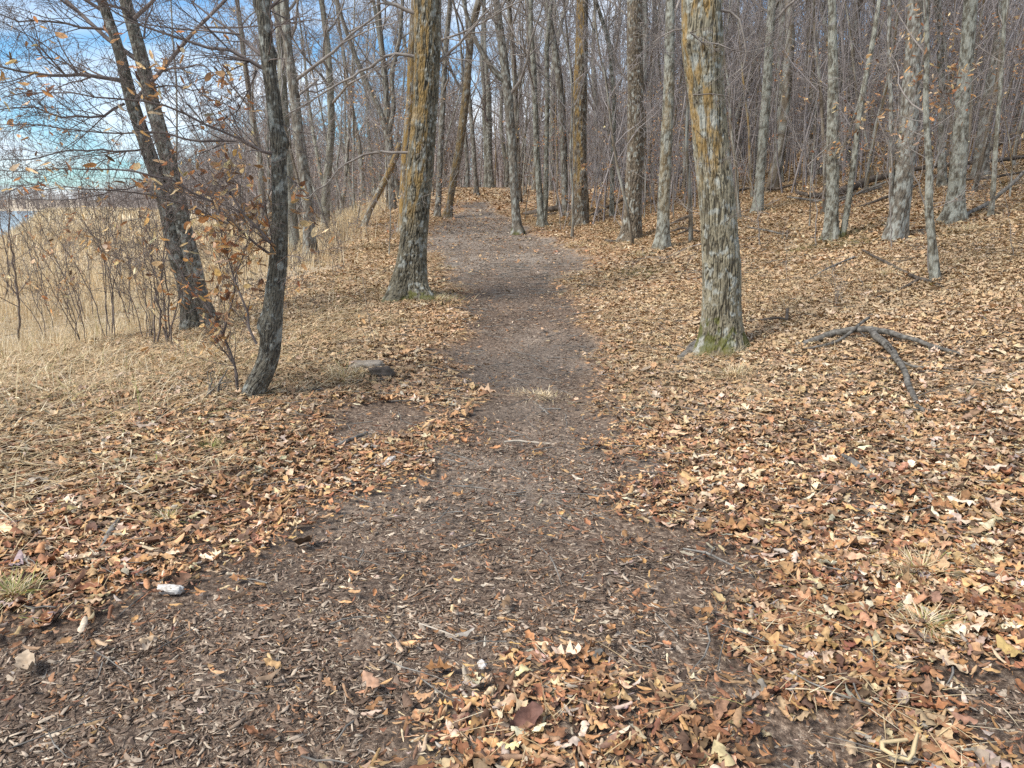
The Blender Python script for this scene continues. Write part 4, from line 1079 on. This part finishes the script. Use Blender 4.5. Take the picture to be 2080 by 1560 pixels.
# long flattened reed blades at left
def blade_thing(label, pts, wpx, seed, name='reed_blade', cat='reed'):
    P = [at(p[0], p[1], p[2]) for p in pts]
    b = P[0].copy()
    P, _ = resample(P, [1] * len(P), .03)
    n = len(P)
    wd = np.array([px_r(wpx, p) for p in P]) * np.sin(np.linspace(.35, 2.95, n)) ** .5
    T_ = np.gradient(P, axis=0); T_ /= np.linalg.norm(T_, axis=1, keepdims=True)
    side = np.cross(T_, [0, 0, 1.]); side /= np.linalg.norm(side, axis=1, keepdims=True)
    L, Rr = P - side * wd[:, None], P + side * wd[:, None]
    up = np.array([0, 0, .0025])
    mid = P + up * 2
    V = np.concatenate([L, mid, Rr, P - up]) - b
    i = np.arange(n - 1)
    F = [np.stack([i, i + 1, n + i + 1, n + i], 1), np.stack([n + i, n + i + 1, 2 * n + i + 1, 2 * n + i], 1),
         np.stack([3 * n + i, 3 * n + i + 1, i + 1, i], 1), np.stack([2 * n + i, 2 * n + i + 1, 3 * n + i + 1, 3 * n + i], 1)]
    r = np.random.default_rng(seed)
    C = np.tile(straw_col(1, r) * 1.15, (4 * n, 1))
    o = obj(name, mesh_from(name, V, F, M_STRAW, col=C)); o.location = tuple(float(v) for v in b)
    tag(o, label, cat, 'flattened reed blades')
blade_thing('folded pale reed blade lying on the leaves at bottom right', [(1858, 1500, .035), (1782, 1509, .035), (1800, 1528, .035), (1840, 1545, .035), (1852, 1540, .045), (1858, 1512, .06), (1864, 1490, .07)], 14, 1)
blade_thing('long pale reed blade fallen toward the viewer at left', [(115, 770, .04), (150, 795, .03), (190, 812, .02), (222, 832, .01)], 9, 2)
blade_thing('pale reed blade lying parallel above the thick stick', [(120, 1035, .02), (190, 1025, .03), (270, 1010, .03), (390, 985, .02)], 6, 3)
blade_thing('bent reed blade lying at the far left edge', [(2, 790, .02), (30, 806, .03), (70, 815, .02)], 8, 4)
blade_thing('reed blade lying flat at left below the pale grass', [(60, 778, .03), (95, 792, .03), (140, 800, .02)], 8, 5)
blade_thing('thin straw lying across leaves at left middle', [(0, 955, .02), (80, 925, .03), (200, 880, .03)], 4, 6)

# ------------------------------------------------------------------ stuff: leaves, chips, straw
def region(r, y0, y1, dens, side=.80, m=1.4):
    A = side * (y1 ** 2 - y0 ** 2) + 2 * m * (y1 - y0)
    n = int(A * dens)
    y = np.sqrt(r.uniform(y0 ** 2, y1 ** 2, n * 2)); x = r.uniform(-1, 1, n * 2) * (side * y + m)
    # even density over the trapezium
    keep = r.random(n * 2) < .5 * (side * y + m) / (side * y) * np.minimum(1, (side * y) / (side * y + m) * 1.0)
    keep = r.random(n * 2) < .5
    return x[keep], y[keep]
def litter(name, y0, y1, dens, nu, nv, smin, smax, seed, lift=.03):
    r = np.random.default_rng(seed)
    x, y = region(r, y0, y1, dens)
    lf, d = leafiness(x, y)
    ms = marshness(x, y)
    p = np.maximum(lf, .010 * (1 + 3 * (d > -.4)) + .10 * sstep(9, 20, y)) * (1 - .85 * ms)
    cl = .55 + .6 * vnoise(x * 1.7, y * 1.7, 3.3)
    k = r.random(len(x)) < p * np.minimum(1, cl + .25)
    x, y, d, lf = x[k], y[k], d[k], lf[k]
    n = len(x)
    z = terrain(x, y) + r.random(n) ** 1.5 * lift * lf * .85
    T_ = template_set(nu, nv)
    # small rolled leaves by the trail, big flat ones farther off
    edge = np.exp(-np.maximum(d, 0) / .55)
    flat = r.random(n) > np.clip(.60 + .33 * edge, 0, .95)
    which = np.where(flat, r.choice([5, 6, 7, 8, 9, 11, 13, 15, 18, 20, 22, 25], n), r.choice([0, 1, 2, 3, 4, 10, 12, 14, 16, 17, 19, 21, 23, 24], n))
    s = r.uniform(smin, smax, n) * np.where(flat, 1.15, .78) * np.exp(r.normal(0, .18, n))
    c = np.where((r.random(n) < np.clip(.15 + .75 * edge, 0, 1))[:, None], leaf_colors(n, r, W_ORANGE), leaf_colors(n, r, W_TAN))
    c = c * (1 + .9 * (fbm(x * 1.3, y * 1.3, 12.0, 3) - .5))[:, None]
    c = c + (np.array([.53, .395, .235]) - c) * (.52 * sstep(2.8, 8, y) * (1 - .6 * edge))[:, None]     # old bleached leaves away from the trodden edge
    V, Fs, C = place(T_, which, np.stack([x, y, z], -1), r.uniform(0, 6.28, n), np.abs(r.normal(.12, .26, n)), r.uniform(0, 6.28, n), s, c)
    print(name, n, len(V))
    return V, Fs, C
def crumbs(y0, y1, dens, seed):
    r = np.random.default_rng(seed)
    x, y = region(r, y0, y1, dens)
    lf, d = leafiness(x, y)
    k = r.random(len(x)) < .12 + .88 * lf
    x, y = x[k], y[k]; n = len(x)
    T_ = [leaf_template(kd, 3, 2, ro, be, 70 + i, .2) for i, (kd, ro, be) in enumerate([('oval', 1.8, .5), ('broad', -1.2, .8), ('oval', -2.5, .4), ('spiky', .8, .6)])]
    V, Fs, C = place(T_, r.integers(0, 4, n), np.stack([x, y, terrain(x, y) + r.random(n) * .02 - .004], -1), r.uniform(0, 6.28, n), np.abs(r.normal(.1, .35, n)), r.uniform(0, 6.28, n),
                     r.uniform(.012, .034, n), leaf_colors(n, r, W_ORANGE) * .85)
    return V, Fs, C
def merge(parts):
    Vs, Fs, Cs, b = [], [], [], 0
    for V, F, C in parts:
        Vs.append(V); Cs.append(C); Fs += [f + b for f in F]; b += len(V)
    return np.concatenate(Vs), Fs, np.concatenate(Cs)
V, Fs, C = merge([litter('close', .9, 2.9, 3000, 10, 4, .038, .084, 21, .018), crumbs(.9, 5, 3200, 22), litter('near', 2.9, 5, 2200, 8, 4, .040, .084, 1), litter('mid', 5, 11, 1350, 6, 2, .044, .085, 2), litter('far', 11, 24, 430, 4, 2, .06, .11, 3), litter('vfar', 24, 52, 90, 2, 2, .12, .2, 4)])
obj('fallen_leaves', mesh_from('fallen_leaves', V, Fs, M_LEAF, col=C), kind='stuff')

def chip_templates():
    T_ = []
    for s in range(9):
        r = np.random.default_rng(s + 60)
        w0, h0 = (.04, .07, .10, .14, .18, .24, .05, .08, .12)[s], r.uniform(.02, .06)
        rows = []
        for y, f in ((-.5, r.uniform(.3, .8)), (0, 1), (.5, r.uniform(.2, .8))):
            o = r.normal(0, .04, 2)
            rows += [(-w0 * f + o[0], y, o[1]), (w0 * f + o[0], y + r.normal(0, .06), o[1]), (w0 * f * .8 + o[0], y, h0 + o[1]), (-w0 * f * .8 + o[0], y + r.normal(0, .06), h0 + o[1])]
        V = np.array(rows)
        F = [(3, 2, 1, 0), (8, 9, 10, 11)]
        for k in (0, 4):
            for j in range(4):
                F.append((k + j, k + (j + 1) % 4, k + 4 + (j + 1) % 4, k + 4 + j))
        T_.append((V, np.array(F)))
    return T_
CHIPCOL = np.array([(.27, .20, .145), (.12, .082, .058), (.46, .37, .275), (.29, .155, .085), (.19, .135, .098), (.36, .285, .215), (.065, .045, .034)])
def chips(y0, y1, dens, smin, smax, seed, pw=2.6):
    r = np.random.default_rng(seed)
    x, y = region(r, y0, y1, dens)
    lf, d = leafiness(x, y)
    k = r.random(len(x)) < np.clip(1.05 - lf, .12, 1) * (d < 1.2) * (.5 + .9 * vnoise(x * 2.4, y * 2.4, 7.7))
    x, y = x[k], y[k]
    n = len(x)
    s = smin + (smax - smin) * r.random(n) ** pw
    c = CHIPCOL[r.choice(7, n, p=[.20, .22, .12, .09, .20, .10, .07])] * (1 + .15 * r.standard_normal((n, 1)))
    return place(chip_templates(), r.integers(0, 9, n), np.stack([x, y, terrain(x, y) - .0285], -1) * [1, 1, 1] + np.stack([0 * x, 0 * x, r.random(n) * .008 - .004], -1),
                 r.normal(.9, 1.0, n), r.normal(0, .22, n), r.uniform(0, 6.28, n), s, np.clip(c, .01, .8))
V, Fs, C = merge([chips(.9, 2.6, 34000, .004, .050, 5, 8), chips(2.6, 4.6, 22000, .005, .050, 6, 8), chips(4.6, 8, 6000, .008, .045, 7, 6), chips(8, 17, 1700, .018, .06, 8, 3.0), chips(17, 34, 300, .04, .10, 9, 2.0)])
print('chips', len(V))
obj('wood_chips', mesh_from('wood_chips', V, Fs, M_CHIP, smooth=False, col=C), kind='stuff')

def straw_scatter():
    r = np.random.default_rng(11)
    parts = []
    # flattened dead grass in patches on the slopes and shoulders
    for y0, y1, dn, L, wd in ((1.5, 5, 150, .13, .0028), (5, 11, 240, .15, .004), (11, 26, 150, .20, .007)):
        x, y = region(r, y0, y1, dn)
        lf, d = leafiness(x, y)
        pt = sstep(.44, .60, fbm(x * .8 + 11, y * .8, 2.2, 3)) * (.4 + .6 * sstep(6, 12, y)) + .10 + .45 * sstep(1.2, 2.4, path_x(y) - x) * sstep(3.2, 5.5, y) + .30 * sstep(2.0, 4.0, x - path_x(y)) * sstep(6, 9, y)
        k = r.random(len(x)) < pt * lf
        x, y = x[k], y[k]; n = len(x)
        for j in range(3):
            xx, yy = x + r.normal(0, .03, n), y + r.normal(0, .03, n)
            parts.append(blades(np.stack([xx, yy, terrain(xx, yy) + r.uniform(.012, .04, n)], -1), r.normal(-1.2, 1.3, n), r.uniform(1.15, 1.6, n), L * r.uniform(.5, 1.3, n), wd * r.uniform(.7, 1.3, n), r.uniform(0, .25, n), straw_col(n, r, .04) * [1.0, .98, .95]))
    # matted straw and long flattened blades in the leaves on the near left
    x = r.uniform(-7, -1.3, 16000); y = r.uniform(3.0, 9.5, 16000)
    lf, d = leafiness(x, y)
    k = (r.random(16000) < (.15 + .85 * sstep(.40, .56, fbm(x * .9, y * .9, 16.6, 3))) * sstep(.3, 1.2, d)) & (np.abs(x) < .8 * y + 1)
    x, y = x[k], y[k]; n = len(x)
    parts.append(blades(np.stack([x, y, terrain(x, y) + r.uniform(.015, .05, n)], -1), r.normal(-.5, 1.0, n), r.uniform(1.2, 1.62, n), r.uniform(.08, .34, n), r.uniform(.003, .008, n), r.uniform(0, .12, n), straw_col(n, r, .03) * 1.05))
    # along the left shoulder, taller
    x = r.uniform(-7, -2.2, 9000); y = r.uniform(4.5, 13, 9000)
    k = r.random(9000) < sstep(.45, .62, fbm(x * .7, y * .7, 6.6, 2)) * sstep(-1.8, -3.5, x - .0 * y) * (np.abs(x) < .8 * y + 1)
    x, y = x[k], y[k]; n = len(x)
    parts.append(blades(np.stack([x, y, terrain(x, y)], -1), r.uniform(0, 6.28, n), np.abs(r.normal(.7, .4, n)), r.uniform(.12, .4, n), r.uniform(.003, .006, n), r.uniform(0, .6, n), straw_col(n, r, .08)))
    return merge(parts)
V, Fs, C = straw_scatter()
print('straw', len(V))
obj('dead_grass', mesh_from('dead_grass', V, Fs, M_STRAW, col=C), kind='stuff')
def reeds():
    r = np.random.default_rng(12)
    parts = []
    for y0, y1, n, L, wd in ((7.5, 14, 11000, .50, .005), (14, 30, 36000, .62, .010), (30, 75, 42000, .9, .03), (75, 240, 26000, 1.3, .14)):
        y = np.sqrt(r.uniform(y0 ** 2, y1 ** 2, n)); x = -r.uniform(.12, .86, n) * y - 1.0
        ms = marshness(x, y)
        wet = (x + 23 + .60 * np.abs(y - 34)) < -1.0
        k = (r.random(n) < ms ** 1.5 * np.clip(.35 + 1.1 * fbm(x * .6, y * .6, 9.1, 2), 0, 1)) & ~wet
        x, y = x[k], y[k]; n = len(x)
        c = straw_col(n, r, .0) * np.array([1.16, 1.15, 1.15]) * (.72 + .5 * vnoise(x * .25, y * .25, 5.0))[:, None]
        sz = np.clip(.55 + .9 * (vnoise(x * .35, y * .35, 2.0) - .2), .35, 1.3)
        parts.append(blades(np.stack([x, y, terrain(x, y) - .03], -1), r.uniform(0, 6.28, n), np.abs(r.normal(.18, .16, n)), L * r.uniform(.5, 1.15, n) * sz, wd * r.uniform(.7, 1.4, n), r.uniform(0, .22, n), c))
    return merge(parts)
V, Fs, C = reeds()
print('reeds', len(V))
obj('marsh_reeds', mesh_from('marsh_reeds', V, Fs, M_STRAW, col=C), kind='stuff')

def twig_litter():
    r = np.random.default_rng(31)
    x, y = region(r, 1.2, 14, 14)
    lines = []
    for a, b in zip(x, y):
        L = r.uniform(.05, .28) * (1 + .05 * b); az = r.uniform(0, 6.28); c = r.normal(0, .25)
        pts = []
        for k in range(4):
            f = k / 3 - .5
            px_, py_ = a + math.cos(az + c * f) * L * f, b + math.sin(az + c * f) * L * f
            pts.append((px_, py_))
        P = np.array(pts); z = terrain(P[:, 0], P[:, 1]) + .018 + r.uniform(0, .012, 4)
        rr = r.uniform(.0015, .004) * (1 + .06 * b)
        lines.append(([(P[k, 0], P[k, 1], z[k]) for k in range(4)], [rr, rr * .9, rr * .75, rr * .4]))
    V, Fs = tubes(lines, 4)
    obj('twig_litter', mesh_from('twig_litter', V, Fs, M_DEAD), kind='stuff')
twig_litter()

# ------------------------------------------------------------------ the wood behind: kinds copied about
def proto(kind, seed):
    rnd = random.Random(seed)
    if kind == 'forest':
        H, r0, z0, nl, kids, ang, tw, mt = rnd.uniform(12, 16), rnd.uniform(.10, .17), rnd.uniform(2.6, 4.5), 13, (5, 5, 4), (30, 62), M_TWIG, rnd.choice([M_GREY, M_BROWN, M_PALE, M_GREY])
    elif kind == 'pole':
        H, r0, z0, nl, kids, ang, tw, mt = rnd.uniform(7, 10), rnd.uniform(.03, .052), rnd.uniform(1.2, 2.5), 16, (4, 3, 3), (22, 50), M_TWIGP, rnd.choice([M_GREY, M_BROWN, M_BROWN])
    elif kind == 'shore':
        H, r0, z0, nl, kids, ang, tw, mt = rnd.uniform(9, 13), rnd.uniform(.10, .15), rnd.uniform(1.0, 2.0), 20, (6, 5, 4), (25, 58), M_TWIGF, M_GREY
    else:
        H, r0, z0, nl, kids, ang, tw, mt = rnd.uniform(2.2, 3.8), .014, .25, 16, (4, 3, 2), (45, 80), M_TWIGP, M_BROWN
    p, d, pts, rad = np.array([0., 0, 0]), np.array([rnd.gauss(0, .08), rnd.gauss(0, .08), 1]), [], []
    n = 12
    for i in range(n + 1):
        pts.append(p.copy()); rad.append(r0 * (1 - .85 * i / n))
        d = d / np.linalg.norm(d) + np.array([rnd.gauss(0, .07), rnd.gauss(0, .07), .05])
        p = p + d / np.linalg.norm(d) * H / n
    me_t = trunk_mesh('trunk', pts, rad, mt, sides=14 if kind == 'forest' else 9, step=.16 if kind == 'forest' else .2, k=24, depth=.12, flare=.35, pale=rnd.uniform(.2, .7), seed=seed,
                      orange=(rnd.uniform(-3, 0), .9, .3, 4) if rnd.random() < .3 else None)
    rm = {'forest': .0038, 'pole': .0035, 'shore': .008, 'under': .0026}[kind]
    lines, tips = crown_from(pts, rad, z0, nl, rnd, Lf=.30 if kind != 'under' else .36, kids=kids, ang=ang, rmin=rm, up=.06 if kind != 'under' else .01, wig=.17, rfac=.42)
    if kind == 'forest' and rnd.random() < .7:
        for _ in range(8):                                  # thin dead twigs low on the trunk
            z = rnd.uniform(.8, z0)
            q = tuple(float(np.interp(z, np.array(pts)[:, 2], np.array(pts)[:, i])) for i in range(3))
            az = rnd.uniform(0, 6.28)
            grow(lines, tips, q, (math.cos(az), math.sin(az), .2), rnd.uniform(.6, 1.6), .009, 1, rnd, .03, .2, (4, 4, 3), None, .004)
    me_b = branch_mesh('branches', lines, tw)
    me_l = None
    if kind == 'under':
        me_l = leafy_mesh('leaves', tips, rnd, (0, 0, 0), .26, size=(.055, .09), cols=W_ORANGE if seed % 3 == 0 else W_TAN, nu=3, nv=2)
    return me_t, me_b, me_l
PROT = {'forest': [proto('forest', 500 + i) for i in range(7)], 'pole': [proto('pole', 600 + i) for i in range(6)], 'shore': [proto('shore', 700 + i) for i in range(5)],
        'under': [proto('under', 800 + i) for i in range(5)]}
taken = [tuple(o.location[:2]) for o in COL.objects if o.type == 'EMPTY']
def plant(kind, name, label, cat, group, x, y, rnd, sc=1.0):
    pr = rnd.choice(PROT[kind])
    g = root(name, (x, y, float(terrain(x, y)) - .05), label, cat, group)
    g.rotation_euler = (rnd.gauss(0, .035), rnd.gauss(0, .035), rnd.uniform(0, 6.28))
    s = sc * rnd.uniform(.82, 1.15)
    g.scale = (s, s, s)
    obj('trunk' if kind != 'under' else 'stem', pr[0], g)
    obj('branches', pr[1], g)
    if pr[2]:
        obj('leaves', pr[2], g)
def fill(kind, name, label, cat, group, n, sampler, mind, rnd, sc=1.0):
    c, tries = 0, 0
    while c < n and tries < n * 60:
        tries += 1
        x, y = sampler(rnd)
        dx = x - float(path_x(y))
        if abs(dx) < (1.5 if y < 45 else 0.0):
            continue
        if any((x - a) ** 2 + (y - b) ** 2 < mind * mind for a, b in taken):
            continue
        taken.append((x, y)); c += 1
        plant(kind, name, label, cat, group, x, y, rnd, sc)
rnd = random.Random(99)
def shore_edge(y):
    return -14 - .45 * (y - 40) - .0006 * (y - 40) ** 2
def slope_pt(y0, y1, lo=1.6):
    def f(r):
        y = math.sqrt(r.uniform(y0 * y0, y1 * y1))
        return r.uniform(path_x(y) + lo, .80 * y + 2), y
    return f
def left_pt(y0, y1, a=-9.0, b=-1.8):
    def f(r):
        y = r.uniform(y0, y1)
        return path_x(y) + r.uniform(a, b), y
    return f
fill('forest', 'woodland_tree', 'tall bare grey tree deep in the wood up the slope', 'tree', 'tall bare trees up the slope', 46, slope_pt(16, 48), 1.3, rnd)
fill('pole', 'young_tree', 'thin purple-brown young tree in the thicket up the slope', 'young tree', 'thin young trees up the slope', 135, slope_pt(14.5, 40), .6, rnd)
fill('forest', 'woodland_tree', 'tall bare tree between the far trail and the marsh', 'tree', 'tall bare trees beside the far trail', 13, left_pt(17, 50, -7.5, -1.8), 1.6, rnd, .85)
fill('pole', 'young_tree', 'thin bare young tree between the far trail and the marsh', 'young tree', 'thin young trees by the marsh', 12, left_pt(17, 45, -7.5, -1.6), .9, rnd)
fill('forest', 'woodland_tree', 'bare tree beyond the crest of the trail', 'tree', 'bare trees beyond the trail crest', 22, lambda r: (r.uniform(-14, 16), r.uniform(46, 75)), 1.5, rnd)
fill('forest', 'woodland_tree', 'bare tree beyond the crest of the trail', 'tree', 'bare trees beyond the trail crest', 16, lambda r: (r.uniform(-6, 3), r.uniform(44, 68)), 1.0, rnd)
fill('pole', 'young_tree', 'young tree beyond the crest', 'young tree', 'thin young trees beyond the trail crest', 34, lambda r: (r.uniform(-8, 6), r.uniform(43, 62)), .5, rnd)
fill('shore', 'shore_tree', 'hazy bare tree in the wood along the curving lake shore', 'tree', 'bare trees along the lake shore', 95,
     lambda r: (lambda y: (min(shore_edge(y) + r.uniform(0, 5 + .16 * y) * (1 if r.random() < .7 else 2), float(path_x(y)) - 4), y))(r.uniform(36, 150)), 1.6, rnd, .92)
fill('under', 'leafy_underbrush_sapling', 'waist-high sapling with withered orange leaves under the slope trees', 'sapling', 'leafy saplings under the slope trees', 34, slope_pt(12.5, 26, 1.3), .5, rnd)
fill('under', 'leafy_underbrush_sapling', 'small sapling with withered leaves left of the far trail', 'sapling', 'leafy saplings left of the far trail', 9, left_pt(13, 30, -6, -1.5), .5, rnd, .9)

# the dense far thicket: nobody could count its stems
def thicket():
    rnd = random.Random(5)
    lines = []
    def stem(x, y, H, r, kids, col=0):
        z = float(terrain0(x, y)) - .1
        p, d = (x, y, z), _n((rnd.gauss(0, .1), rnd.gauss(0, .1), 1))
        pts, rad = [p], [r]
        for i in range(1, 7):
            d = _n((d[0] + rnd.gauss(0, .08), d[1] + rnd.gauss(0, .08), d[2] + .05))
            p = (p[0] + d[0] * H / 6, p[1] + d[1] * H / 6, p[2] + d[2] * H / 6)
            pts.append(p); rad.append(r * (1 - .8 * i / 6))
        lines.append((pts, rad))
        for _ in range(kids):
            i = rnd.randrange(1, 6)
            d0 = _off(d, R_(rnd.uniform(25, 55)), rnd)
            L = H * rnd.uniform(.1, .25)
            q = pts[i]; a = (q[0] + d0[0] * L * .5, q[1] + d0[1] * L * .5, q[2] + d0[2] * L * .5 + .03)
            b = (a[0] + d0[0] * L * .5 + rnd.gauss(0, .05), a[1] + d0[1] * L * .5, a[2] + d0[2] * L * .4 + .15)
            lines.append(([q, a, b], [max(.004, rad[i] * .4), .005, .004]))
            for _ in range(2):
                d1 = _off(d0, R_(40), rnd); l2 = L * .5
                lines.append(([a, (a[0] + d1[0] * l2 * .5, a[1] + d1[1] * l2 * .5, a[2] + d1[2] * l2 * .5), (a[0] + d1[0] * l2, a[1] + d1[1] * l2, a[2] + d1[2] * l2 + .05)], [.005, .004, .003]))
    n = 0
    while n < 4200:
        y = math.sqrt(rnd.uniform(19 ** 2, 62 ** 2))
        x = rnd.uniform(path_x(y) + 2.6, .82 * y + 3)
        q = min(1, max(0, (x / y - .05) / .45)); stem(x, y, rnd.uniform(3 + 3.5 * q, 5 + 8 * q), rnd.uniform(.010, .034), 3)
        n += 1
    return lines
lines = thicket()
V, Fs = tubes(lines, 3)
print('thicket', len(V))
obj('thicket', mesh_from('thicket', V, Fs, M_TWIGP), kind='stuff')
# the wood beyond the marsh and across the lake
def far_wood():
    rnd = random.Random(6)
    lines = []
    for i in range(3600):
        if i < 1500:
            y = rnd.uniform(264, 330); x = rnd.uniform(-330, -40)
            H = rnd.uniform(5, 9)
        elif i < 2700:
            y = rnd.uniform(55, 262); x = min(shore_edge(y) + rnd.uniform(1, 12 + .2 * y), -.04 * y - 2); H = rnd.uniform(7, 10)
        else:
            y = rnd.uniform(75, 130); x = rnd.uniform(-18, 50); H = rnd.uniform(6, 10)
        z = float(terrain0(x, y)) - .2
        pts = [(x, y, z), (x + rnd.gauss(0, .3), y, z + H * .4), (x + rnd.gauss(0, .6), y, z + H * .75), (x + rnd.gauss(0, .9), y, z + H)]
        lines.append((pts, [.14, .10, .06, .02]))
        for _ in range(16):
            f = rnd.uniform(.15, .95); q = (x + rnd.gauss(0, .2), y, z + H * f)
            a = rnd.uniform(0, 6.28); L = H * rnd.uniform(.1, .26) * (1.1 - f * .6)
            e1 = (q[0] + math.cos(a) * L * .5, q[1] + math.sin(a) * L * .5, q[2] + L * .35)
            e2 = (q[0] + math.cos(a + .3) * L, q[1] + math.sin(a + .3) * L, q[2] + L * .9)
            e3 = (e1[0] + rnd.gauss(0, .4) * L, e1[1] + rnd.gauss(0, .4) * L, e1[2] + L * rnd.uniform(.2, .7))
            e4 = (e1[0] + rnd.gauss(0, .5) * L, e1[1] + rnd.gauss(0, .4) * L, e1[2] + L * rnd.uniform(.0, .5))
            lines.append(([q, e1, e2], [.035, .022, .012])); lines.append(([q, e1, e3], [.02, .018, .010])); lines.append(([q, e1, e4], [.02, .016, .010]))
    return lines
V, Fs = tubes(far_wood(), 3)
print('far wood', len(V))
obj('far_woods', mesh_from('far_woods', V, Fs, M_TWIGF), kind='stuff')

# every copied tree and sapling is told apart by the hand-placed tree it stands behind
SHORT = {'tall straight brown': 'the straight brown tree', 'straight tree with rust': 'the rust-sided tree', 'slim pale tree with green': 'the slim blotched tree',
         'grey tree with a small': 'the mossy-footed grey tree', 'stout furrowed': 'the stout furrowed tree', 'big tree at': 'the yellow-streaked tree', 'slender dark': 'the curved tree', 'tall dark tree with two': 'the leaning twin tree',
         'dark mossy tree leaning': 'the mossy leaning tree', 'slim upright': 'the slim upright tree', 'rusty orange': 'the rusty orange tree', 'grey tree dividing': 'the grey tree dividing low down',
         'straight grey trunk rising': 'the trunk beside the rotten log', 'thin pale sapling trunk': 'the pale sapling on the crest', 'dark split': 'the dark split tree on the crest', 'pale blotched tree forking': 'the V-shaped blotched tree',
         'tree leaning left': 'the left-leaning tree', 'slim forked': 'the slim forked tree', 'slim blotched tree with a white': 'the white-footed blotched tree', 'pale-streaked': 'the pale-streaked slope tree', 'dark brown trunk': 'the dark brown slope trunk',
         'pale tree with a thin': 'the pale twin-stemmed tree', 'thick dark trunk': 'the thick dark slope trunk', 'broad grey': 'the broad grey tree', 'thin wavy': 'the thin wavy trunk', 'tall pale tree': 'the tall pale slope tree',
         'slanting grey': 'the slanting grey trunk', 'dark thin trunk': 'the dark thin slope trunk', 'thin straight grey': 'the right-edge sapling'}
def proj_x(o):
    return CX + F_PX * o.location[0] / (o.location[1] * math.cos(PITCH))
marks = []
for o in COL.objects:
    if o.type == 'EMPTY' and o.get('label'):
        for k, v in SHORT.items():
            if o['label'].startswith(k):
                marks.append((proj_x(o), v))
ORD = ['first', 'second', 'third', 'fourth', 'fifth', 'sixth', 'seventh', 'eighth', 'ninth', 'tenth'] + ['%d%s' % (i, 'th' if i % 10 not in (1, 2, 3) or i < 21 else ('st', 'nd', 'rd')[i % 10 - 1]) for i in range(11, 80)]
WORDS = {'woodland_tree': 'tall bare woodland tree', 'young_tree': 'thin purple-brown young tree', 'shore_tree': 'hazy bare lakeshore tree', 'leafy_underbrush_sapling': 'low sapling with withered leaves'}
bins = {}
for o in COL.objects:
    st = o.name.split('.')[0]
    if o.type == 'EMPTY' and st in WORDS:
        x = proj_x(o)
        m = min(marks, key=lambda q: abs(q[0] - x))
        bins.setdefault((st, m[1], x < m[0]), []).append(o)
for (st, mk, left), lst in bins.items():
    for i, o in enumerate(sorted(lst, key=lambda q: q.location[1])):
        o['label'] = '%s, %s back %s of %s' % (WORDS[st], ORD[i], 'left' if left else 'right', mk)
